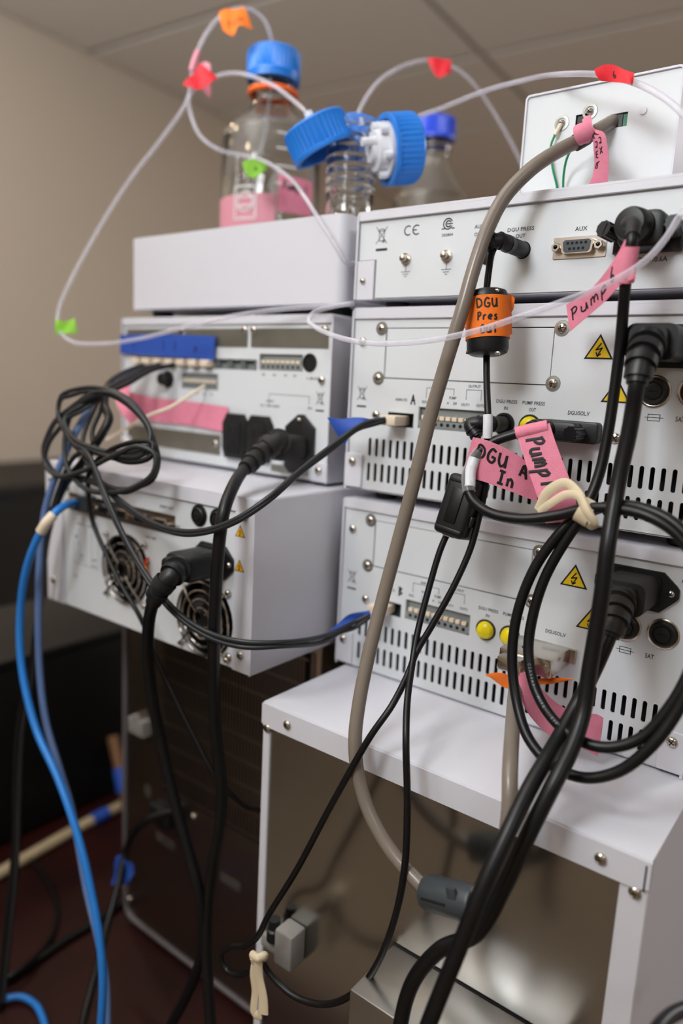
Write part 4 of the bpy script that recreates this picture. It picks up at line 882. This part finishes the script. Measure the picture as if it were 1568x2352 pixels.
B().tube([(203.5, -26, dz+31), (203.2, -33, dz+29.5), CL[0], CL[1]], 3.7, 14, 2).done('strain_relief', BLACK, h, glob=True)
dz = 140.65
b = B(); b.prism([(x, z+dz) for x, z in rrect(153, 190.3, 50.6, 63.6, 2.5)], -5, 1.9, 1); h = b.done('connector_hood', BLACK, t, glob=True, label='low black connector hood')
b = B(); b.prism([(x, z+dz) for x, z in rrect(156, 181, 51.5, 63, 4)], -15, -4.5, 2); b.done('hood_body', BLACK, h, glob=True)
b = B(); b.lathe((162, -13, dz+57.5), (-.45, -1, 0), [(0, 6.5), (6, 6.5), (6.4, 5.8), (8, 5.8), (8.4, 6.3), (11, 6.1), (11.5, 5), (14, 5), (15, 3.2)], 26); b.done('cable_gland', BLACK, h, glob=True)
o = B().lathe((181, -8, dz+56.8), (-.1, -1, 0), [(0, 3.4), (2, 3.4), (2, 4.1), (14, 4.1), (14, 0)], 20).done('thumbscrew', RUBBER, h, glob=True)
for k in range(10):
    a = k*math.pi/5; pp = V((181, -8, dz+56.8)) + V((math.cos(a)*4.2, 0, math.sin(a)*4.2)); B().tube([pp+V((-.2, -3, 0)), pp+V((-1.3, -13.5, 0))], .5, 6, raw=True).done('knurl_ridge', RUBBER, o, glob=True)
B().tube([(132.3,-46.5,179.7),(131.4,-49,171.9),(133.2,-52,162.8)], 3.5, 14, 2).done('cable_marker', LWHITE, t, glob=True, label='white cable marker')
B().tube([(134.6,-45,184),(131.4,-47,177),(130.8,-50.5,168.5),(134,-53.5,159.9)], 3.9, 14, 2).done('clear_sleeve', SLEEVE, t, glob=True)
f4, o = flag(list(zip([(172.5,-36,203.3),(176.4,-37,195.2),(183.2,-38,182.5),(191.5,-38,166),(195.9,-37,150)], [(154,-40,197.4),(159.1,-42,187.8),(166.8,-44,173.5),(175.6,-46,157.1),(179.8,-46,147.1)])), PINK, t, label='pink tape flag reading Pump 1')
def turn(fn): return lambda u_, v_: fn(u_, 1-v_)
write('Pump1', f4, .1, .8, .112, -.5, o, 1.0, m=INK)
B().tube([(154,-38.5,195.9),(162.1,-36.5,198.5),(170.9,-34,201.2)], 4.0, 16, 2).done('tape_wrap', PINK, t, glob=True)
fn5, o = flag(list(zip([(206.9,-46,300),(203.5,-44,293.7),(191,-36,280),(180,-30,273.8),(171.4,-26,270.2)], [(214.5,-46,279.9),(207.5,-44,278.3),(197.2,-36,270.8),(186,-30,263.3),(175,-26,255.2)])), PINK, t, label='pink tape flag reading Pump 6')
write('Pump', lambda u_, v_: fn5(1-u_, 1-v_), .05, .3, .15, .45, o, .5); write('6', lambda u_, v_: fn5(1-u_, 1-v_), .68, .35, .1, .5, o, .45)
B().tube([(210.1,-45.5,296),(209.3,-44,289),(208.1,-41,279.1)], 4.1, 16, 2).done('tape_wrap', PINK, t, glob=True)
t = thing('rubber_band', 'cream rubber band tying the coiled black cable beside the pink tag', 'band', (204.1,-56,159.8))
b = B(); b.tube([(176.5,-50,154.6),(182.6,-54,166.3),(192.6,-56,172.6),(200.5,-58,168.5),(206.2,-60,161.5),(211.2,-60,154.3)], 3.0, 10, 2, flat=(0, -1, .2)); b.done('band_loop', BAND, t, glob=True)
b = B(); b.tube([(177.5,-51,153.9),(184.7,-55,159.8),(194.5,-58,166.8),(201.9,-60,167),(208.1,-62,159.6),(211.7,-60,153.9),(206.6,-52,149.7)], 2.4, 10, 2, flat=(0, -1, .1)); b.done('band_loop', BAND, t, glob=True)
b = B(); c = V((204.2,-52,158.4)); b.lathe(c-V((3.5, 0, -1)), (1, .1, -.45), [(0, 6.5), (0, 7.3), (7.5, 7.3), (7.5, 6.5), (0, 6.5)], 26, False); b.done('band_wrap', BAND, t, glob=True)

# mains cords of the two pumps
t = cord('power_cord', 'black mains cord of the upper pump crossing in front of the pumps', 'cord', (221, -4, 249.65), 'mains cords of the pumps')
CP = [(221.4, -36, 247.5), (222.4, -48, 238)] + [(222.8,-52,227.1),(221.9,-50,216.5),(221.1,-50,200.7),(219.8,-52,182.5),(219.9,-56,166.7),(221.9,-66,145.2),(222.7,-69,122.8),(222.4,-70,104.1),(222.1,-73,81),(223.3,-80,57.1),(223.3,-92,42.2),(221.1,-106,28.1),(214.5,-118,1.3),(208.6,-126,-23.9),(198.8,-132,-52.5),(180.6,-135,-70.5),(167.3,-138,-97),(164.4,-142,-121.2),(168.8,-150,-138.8),(181.1,-160,-151)]
cable(t, CP[1:], 4.2, RUBBER, seg=16); iec_plug(t, 221, 249.85, -2.2, CP[:2] + CP[2:3], BLACK)
t = cord('power_cord', 'black mains cord of the lower pump with a dusty plug', 'cord', (221, -4, 109), 'mains cords of the pumps')
CP2 = [(222, -36, 107.5), (224.4, -48, 99.5)] + [(223.8,-52,92.3),(222,-56,82.3),(218.9,-57,70.9),(215.1,-62,56.2),(212.9,-78,42.5),(212.3,-98,32.8),(211,-112,23.8),(209.5,-130,8.2),(206,-147,-16),(201.3,-156,-43.4),(192.9,-165,-85),(190.4,-172,-105.4),(192,-180,-124.8)]
cable(t, CP2[1:], 4.2, RUBBER, seg=16); iec_plug(t, 221, 109, -2.2, CP2[:2] + CP2[2:3], DULL)

# orange and pink tape on the lower grey cable
t = thing('tape_tag', 'crumpled pink and orange tape stuck under the shiny connector hood', 'tape', (173.5,-20,43.1))
flag(list(zip([(138.9,-18,35.7),(150.8,-22,41.7),(167.4,-26,43.1),(183.9,-26,49.1),(196.9,-22,51.2)], [(139.5,-18,35.3),(154.8,-22,31.5),(168.6,-28,40),(185,-28,45.6),(196.5,-22,50)])), ORANGE, t, wob=1, label='orange tape')
flag(list(zip([(169.7,-42,52.5),(173.8,-42,38.7),(180.7,-38,25.5),(191,-34,16.2),(209.6,-26,11.3),(215.9,-20,6.8)], [(179.2,-42,57),(186.1,-40,45.2),(196.5,-34,37.1),(205.2,-28,34),(213.6,-22,33.6),(217.3,-20,31.4)])), PINK, t, wob=1.2, label='pink tape')

# cords of the left stack
t = cord('power_cord', 'black mains cord hanging from the controller across the fan unit', 'cord', (-45, -4, 168))
CC = [(-38.1,-34,174.9),(-40.5,-50,166.1),(-33.2,-74,156.8),(-19.6,-98,147.9),(-13.2,-112,134.2),(-12.6,-116,117.2),(-14,-117,87.4),(-16.2,-116,50.2),(-19.6,-112,0.6),(-22.4,-106,-35.3),(-20.7,-102,-70.3),(-21.2,-102,-101.7),(-27.2,-102,-136.6),(-31.9,-102,-175.6),(-30.3,-104,-211),(-23.1,-108,-242),(-14.5,-112,-271.9),(-7.8,-116,-287.1)]
cable(t, CC[1:], 4.3, RUBBER, seg=14); iec_plug(t, -48, 168.5, -4.5, CC[:3], DULL)
t = cord('power_cord', 'black mains cord plugged into the white fan unit', 'cord', (-50, -92, 88))
CD = [(-37.4,-134,89.4),(-41.6,-140,81.2),(-50.6,-140,67.7),(-65.9,-132,44.7),(-81.2,-120,11.1),(-84.7,-114,-19.2),(-81.6,-108,-55.7),(-69.7,-106,-95.4),(-51.4,-106,-134.9),(-37.4,-106,-165),(-35.2,-104,-191.1),(-39.1,-102,-225.1),(-53.1,-102,-264.9),(-70.4,-104,-303.8),(-80.9,-106,-329.3)]
cable(t, CD[1:], 4.3, RUBBER, seg=14); p = iec_plug(t, -50.4, 88.4, -92, CD[:3], BLACK)
t = cord('power_cord', 'short black mains cord of the column oven with a blue tape flag', 'cord', (-178.1,-16,-202.2))
CO = [(-173.6,-16,-197.5),(-183.8,-22,-201.8),(-197,-30,-210.2),(-215,-34,-231.3),(-225,-36,-256.1),(-214.3,-52,-277),(-200.2,-74,-299.3),(-166.5,-112,-314.5),(-144.4,-138,-326.1),(-122.3,-158,-328.3)]
cable(t, CO, 3.6, RUBBER); flag(list(zip([(-233.9,-40,-262.1),(-235.6,-42,-278.5),(-237.3,-44,-294)], [(-208.3,-40,-257.7),(-204.2,-42,-266.1),(-208.5,-44,-278.6)])), BLUET, t, label='dark blue tape flag', wob=1)
B().tube([(-228,-37,-261.8),(-230.4,-40,-288.9)], 4.6, 12, 3).done('tape_wrap', BLUET, t, glob=True)

# remote cables coiled in front of the fan unit
def twin(t, pts, off=(0, 0, -2.6), rr=1.75, m=REMC, name='conductor'):
    B().tube(pts, rr, 10, 3).done(name, m, t, glob=True, smooth=80)
    B().tube([tuple(V(p)+V(off)*min(1, .45+.55*math.sin(i*1.7)**2)) for i, p in enumerate(pts)], rr, 10, 3).done(name, m, t, glob=True, smooth=80)
R1 = [(43.7,-14,196.4),(36.7,-22,194.4),(33,-32,190.1),(24.9,-50,177),(22.3,-78,162),(23.6,-108,147.5),(11.1,-120,134.4),(-10.3,-124,123.6),(-40,-124,116.7),(-74.8,-122,116.9),(-112.6,-120,126.4),(-139.5,-118,134.8),(-168.1,-116,137.6),(-201.7,-114,134.6),(-222.7,-112,141.8),(-230.8,-112,152.2),(-227.1,-110,165.5),(-218.3,-108,177.9),(-200.5,-106,189),(-181.6,-104,198.6),(-162,-100,205.7),(-124.4,-102,198.1),(-103.3,-104,183.5),(-93.2,-106,171.4),(-86.1,-108,158.7),(-87.8,-112,147.4),(-96.5,-116,140.4),(-112.7,-118,135.3),(-133.9,-120,136.7),(-159.2,-116,147.5),(-179.8,-108,165.6),(-191.5,-90,188.8),(-213.6,-60,209.8),(-230.2,-30,220.9),(-231.4,-10,227.3)]
t = cord('remote_cable', 'thin black twin cable from the upper pump socket, blue tape flag, coiled', 'cable', R1[0], 'remote cables coiled by the fan unit')
twin(t, R1)
dz = 140.65; B().box(38.5, 52, -14, 6, dz+51.5, dz+58.5, 1).done('modular_plug', CREAM, t, glob=True, label='cream modular plug')
B().tube([(39, -10, dz+55)] + R1[:1], 2.4, 10, 2).done('plug_boot', CREAM, t, glob=True)
fb_, o = flag(list(zip([(40,-12,198.2),(35.2,-20,196.1),(24.3,-26,196.7),(15.8,-30,194.9),(6.3,-32,195.5)], [(42.5,-12,194.7),(36.1,-20,193.8),(34.5,-26,192.5),(25.8,-28,184.6),(17.9,-26,175.8)])), BLUET, t, label='blue tape flag', wob=.8)
R2 = [(42.2,-16,53.6),(34.5,-24,47.6),(31.4,-38,44.2),(31.4,-58,44),(30.3,-98,50),(12.1,-116,50.2),(-14.8,-122,51.1),(-41.2,-126,59.4),(-66.9,-128,76),(-96.5,-128,101.5),(-122.3,-128,133),(-145.9,-124,155.9),(-174.9,-118,165.6),(-202.4,-112,176.3),(-210.9,-110,186.9),(-209.4,-108,198.2),(-201.9,-106,202.4),(-179.8,-102,206.6),(-150.7,-102,205.2),(-120.7,-104,196.4),(-100.7,-106,183.1),(-93.1,-108,169.3),(-105.3,-112,164.2),(-126.4,-116,160.8),(-148.4,-120,162.7),(-171.8,-120,167.3),(-197.3,-112,181.5),(-185.3,-104,192.6),(-178.3,-92,201.4),(-207.4,-60,210.1),(-211.3,-30,222.2),(-207.6,-10,228.6)]
t = cord('remote_cable', 'thin black twin cable from the lower pump socket, coiled around itself', 'cable', R2[0], 'remote cables coiled by the fan unit')
twin(t, R2, (0, 0, -4.5))
B().box(36, 50, -12, 6, 51.5, 58.5, 1).done('modular_plug', CREAM, t, glob=True, label='cream modular plug')
flag(list(zip([(41.9,-17,56.5),(28.3,-24,51.5),(25,-32,45.8),(25,-44,42.1)], [(43.7,-17,53.6),(31.1,-24,45.4),(30.1,-32,41.8),(29.4,-42,36.8)])), BLUET, t, label='blue tape flag', wob=.8)
R0 = [(-217.5,-10,226.1),(-206.9,-38,217.5),(-192,-70,209),(-182.4,-96,198),(-194.5,-104,186.9),(-209.5,-110,172.2),(-220,-114,158),(-221.8,-116,143.6),(-202.7,-118,135.1),(-160.3,-121,143.6),(-121.1,-122,159),(-94.9,-118,168.3),(-83.7,-113,163.5),(-83,-115,150.7),(-98.5,-119,139.1),(-125.6,-122,131.3),(-162.1,-120,131.1),(-190.7,-116,145.4),(-197.7,-112,167.6),(-195.6,-106,188.6),(-179.3,-102,201.2),(-144.1,-104,203.2),(-112.8,-106,191.7),(-95.1,-108,177.3),(-96.5,-113,162.9),(-124.7,-118,157.8),(-156,-118,159.3),(-184,-114,150.9),(-205.1,-112,127.9),(-223.6,-110,99.6),(-233.8,-112,60.3),(-237.8,-114,13.2),(-246.8,-116,-44.9),(-261.7,-120,-106.8),(-264.3,-124,-179.9),(-257.5,-132,-239.6),(-255.1,-142,-305.1),(-250.6,-152,-360.4)]
t = cord('remote_cable', 'thin black cable from the controller coiled on itself, then falling left', 'cable', R0[0], 'remote cables coiled by the fan unit')
cable(t, R0, 2.0, REMC, step=3)
R3 = [(-188.3,-10,228.3),(-188,-34,222.8),(-183.3,-60,211.8),(-179.3,-84,201.8),(-169.1,-100,186.8),(-166.7,-108,173.5),(-154.5,-114,163.3),(-131.1,-118,158.4),(-104.9,-118,156),(-87.8,-114,161.3),(-89.5,-110,170.3),(-102.8,-112,171.1),(-123.2,-116,165.6),(-139.2,-118,157.6),(-156.3,-118,143.2),(-163.8,-114,127),(-161.9,-112,103.8),(-146.7,-112,82.9),(-123.5,-112,57.6),(-102.6,-110,35.7),(-90.8,-104,3.9),(-76,-100,-21.1),(-55.3,-96,-50.9),(-35,-92,-76.8),(-18.8,-80,-97),(-19.3,-60,-110.9)]
t = cord('signal_cable', 'thin black cable hanging from the coil over the fan grille', 'cable', R3[0])
cable(t, R3, 1.9, RUBBER)
R4 = [(-238.4,-12,223),(-222.8,-40,216.9),(-205,-66,208.2),(-173.7,-92,193.4),(-150.9,-104,183),(-151.9,-108,174.7),(-155.2,-112,165.8),(-165,-112,156.8),(-185,-108,143.5),(-198.8,-108,133.4),(-213.8,-106,120.5),(-226.2,-106,102.5),(-242.8,-104,72.9),(-251.9,-104,35.8),(-258.4,-106,-13.9),(-268.9,-108,-62.2),(-279.7,-112,-102.9),(-285.4,-114,-148.3),(-284.4,-116,-183),(-283.4,-120,-240.2),(-278,-130,-287.9),(-272.3,-140,-344.4),(-266.2,-150,-396.6)]
t = cord('black_cable', 'thick black cable falling beside the pale blue one at the frame edge', 'cable', R4[0])
cable(t, R4, 3.4, RUBBER)
R5 = [(-245.5,-14,214.7),(-220.3,-50,207.6),(-206.3,-80,195.2),(-197.8,-96,179.6),(-201.2,-104,163.6),(-214.6,-110,133.9),(-228.8,-112,102.8),(-235,-114,64.2),(-237.2,-116,13.8),(-233.4,-118,-44.5),(-221.9,-120,-84.8),(-199.9,-122,-116.8),(-177.9,-124,-147.6),(-164.6,-126,-177.2),(-150.9,-128,-210.1),(-130.6,-132,-237.6),(-113.8,-136,-265.8),(-103.2,-142,-296.1),(-98.9,-146,-321.9)]
t = cord('network_cable', 'pale slate blue network cable from the controller to the floor', 'cable', R5[0], 'network cables at the left')
cable(t, R5, 3.0, PBLUE); B().tube(R5[:3], 4.0, 12, 3).done('plug_boot', CREAM, t, glob=True, label='cream plug boot')
R6 = [(-210,-94,109.5),(-205.8,-104,110),(-200.5,-116,108),(-200.8,-126,99.8),(-212.1,-130,81.9),(-226.6,-132,53.7),(-237.3,-132,17.3),(-235.7,-134,-20.6),(-225.8,-136,-48.6),(-205.3,-138,-80.5),(-173.4,-140,-106.9),(-152.1,-142,-128.1),(-131.5,-144,-156.2),(-117.2,-146,-182.5),(-102.9,-149,-211.3),(-94.4,-152,-242.8),(-91.3,-156,-277.6),(-89.8,-160,-304.2)]
t = cord('network_cable', 'bright blue network cable from the fan unit curving down the left side', 'cable', R6[0], 'network cables at the left')
cable(t, R6, 3.2, BLUEC); B().tube([(-199.7,-122,103.8),(-201.7,-127,98),(-207.7,-129,89.4)], 4.2, 14, 3).done('cable_marker', CREAM, t, glob=True, label='pale cable marker')
B().box(*[v for v in (lambda p: (p[0]-1, p[0]+15, p[1]-2, p[1]+12, p[2]-6, p[2]+6))(R6[0])], 1).done('plug', SLATE, t, glob=True)
R7 = [(-279.3,-157.8,-379),(-273.2,-144,-379),(-263,-130,-379),(-244.3,-125.1,-379),(-220.9,-129.9,-379),(-186.8,-145,-379)]
t = cord('network_cable', 'short stretch of blue network cable lying on the red bench', 'cable', R7[0], 'network cables at the left')
cable(t, R7, 3.2, BLUEC)
R8 = [(-300,25.6,-381),(-295.6,-12.6,-381),(-295.7,-34.6,-381),(-296.4,-60.5,-381),(-294.5,-86.6,-381),(-292.7,-111.4,-381),(-292.4,-134,-381),(-292.4,-159.7,-381)]
t = cord('black_cable', 'black cable lying straight across the dark red bench', 'cable', R8[0]); cable(t, R8, 4, RUBBER)
R9 = [(-466.9,-20.3,-382),(-435.7,-15.1,-382),(-391.1,-23.1,-382),(-344.6,-40.2,-382),(-317.7,-60.8,-382),(-298.4,-86.7,-378),(-285.5,-119.7,-372),(-294.7,-145.8,-378)]
t = cord('black_cable', 'thin black cable curving on the bench near the beige hose', 'cable', R9[0]); cable(t, R9, 2.6, RUBBER)

# loop tied with a cream band low at the left corner of the wide box
R10 = [(287.6,-156.3,-48.1),(287.5,-140.6,-46.1),(289.6,-126.6,-47.6),(293.4,-114.2,-50.5),(302.8,-95.1,-54.4)]
t = cord('black_cable', 'bit of black cable right of the steel backed box, low at the corner', 'cable', R10[0]); cable(t, R10, 3.2, RUBBER)
# white print along the inner coil of the link cable
P = spline(CL, 3); i0 = min(range(len(P)), key=lambda i: (P[i]-V((184.6,-61,69.4))).length); tx = 'CSA00A3   WOPE   TYPE   M'
sb = bmesh.new(); dist = 0; marks = []
for a, c in zip(P[i0:], P[i0+1:]):
    marks.append((dist, a, c)); dist += (c-a).length
for k, ch in enumerate(tx):
    dd = 2.0*k
    if ch == ' ' or dd > dist-4: continue
    dm, a, c = [m_ for m_ in marks if m_[0] <= dd][-1]
    p_ = a + (c-a).normalized()*(dd-dm); tt = (c-a).normalized(); vw = (V(cp)-p_).normalized(); nn = (vw-tt*vw.dot(tt)).normalized(); up = nn.cross(tt)
    cu = bpy.data.curves.new('t', 'FONT'); cu.body = ch; cu.size = 2.2; cu.resolution_u = 1; cu.align_x = 'CENTER'
    me = curve_mesh(cu, 'glyph', None)
    for v in me.vertices: v.co = (p_ + tt*v.co.x + up*(v.co.y-.9) + nn*(3.12-.05*abs(v.co.y-.9)))
    sb.from_mesh(me); bpy.data.meshes.remove(me)
b = B(); b.bm.free(); b.bm = sb
LK = [o_ for o_ in bpy.data.objects if o_.name == 'link_cable'][0]
b.done('printed_text', CPRINT, LK, glob=True, smooth=0)
t = thing('rubber_band', 'knotted cream rubber band hanging below the white corner post', 'band', (44.1,-128,-161))
B().tube([(43.7,-132,-154.3),(51.1,-134,-151.3),(52,-130,-151.5),(46.2,-126,-161.5),(45.3,-130,-161.3),(44.6,-132,-155.7)], 2.6, 10, 2).done('band_knot', BAND, t, glob=True)
B().tube([(47,-132,-156.9),(44.2,-131,-170.5),(45.4,-130,-183.9),(45.2,-130,-200.8),(50,-130,-197.8)], 3.2, 10, 2, flat=(0, -1, 0)).done('band_tail', BAND, t, glob=True)
B().tube([(48.6,-132,-156),(48.9,-131,-167.7),(52.5,-130,-182.7),(53.8,-130,-194.6)], 3.4, 10, 2, flat=(.3, -1, 0)).done('band_tail', BAND, t, glob=True)
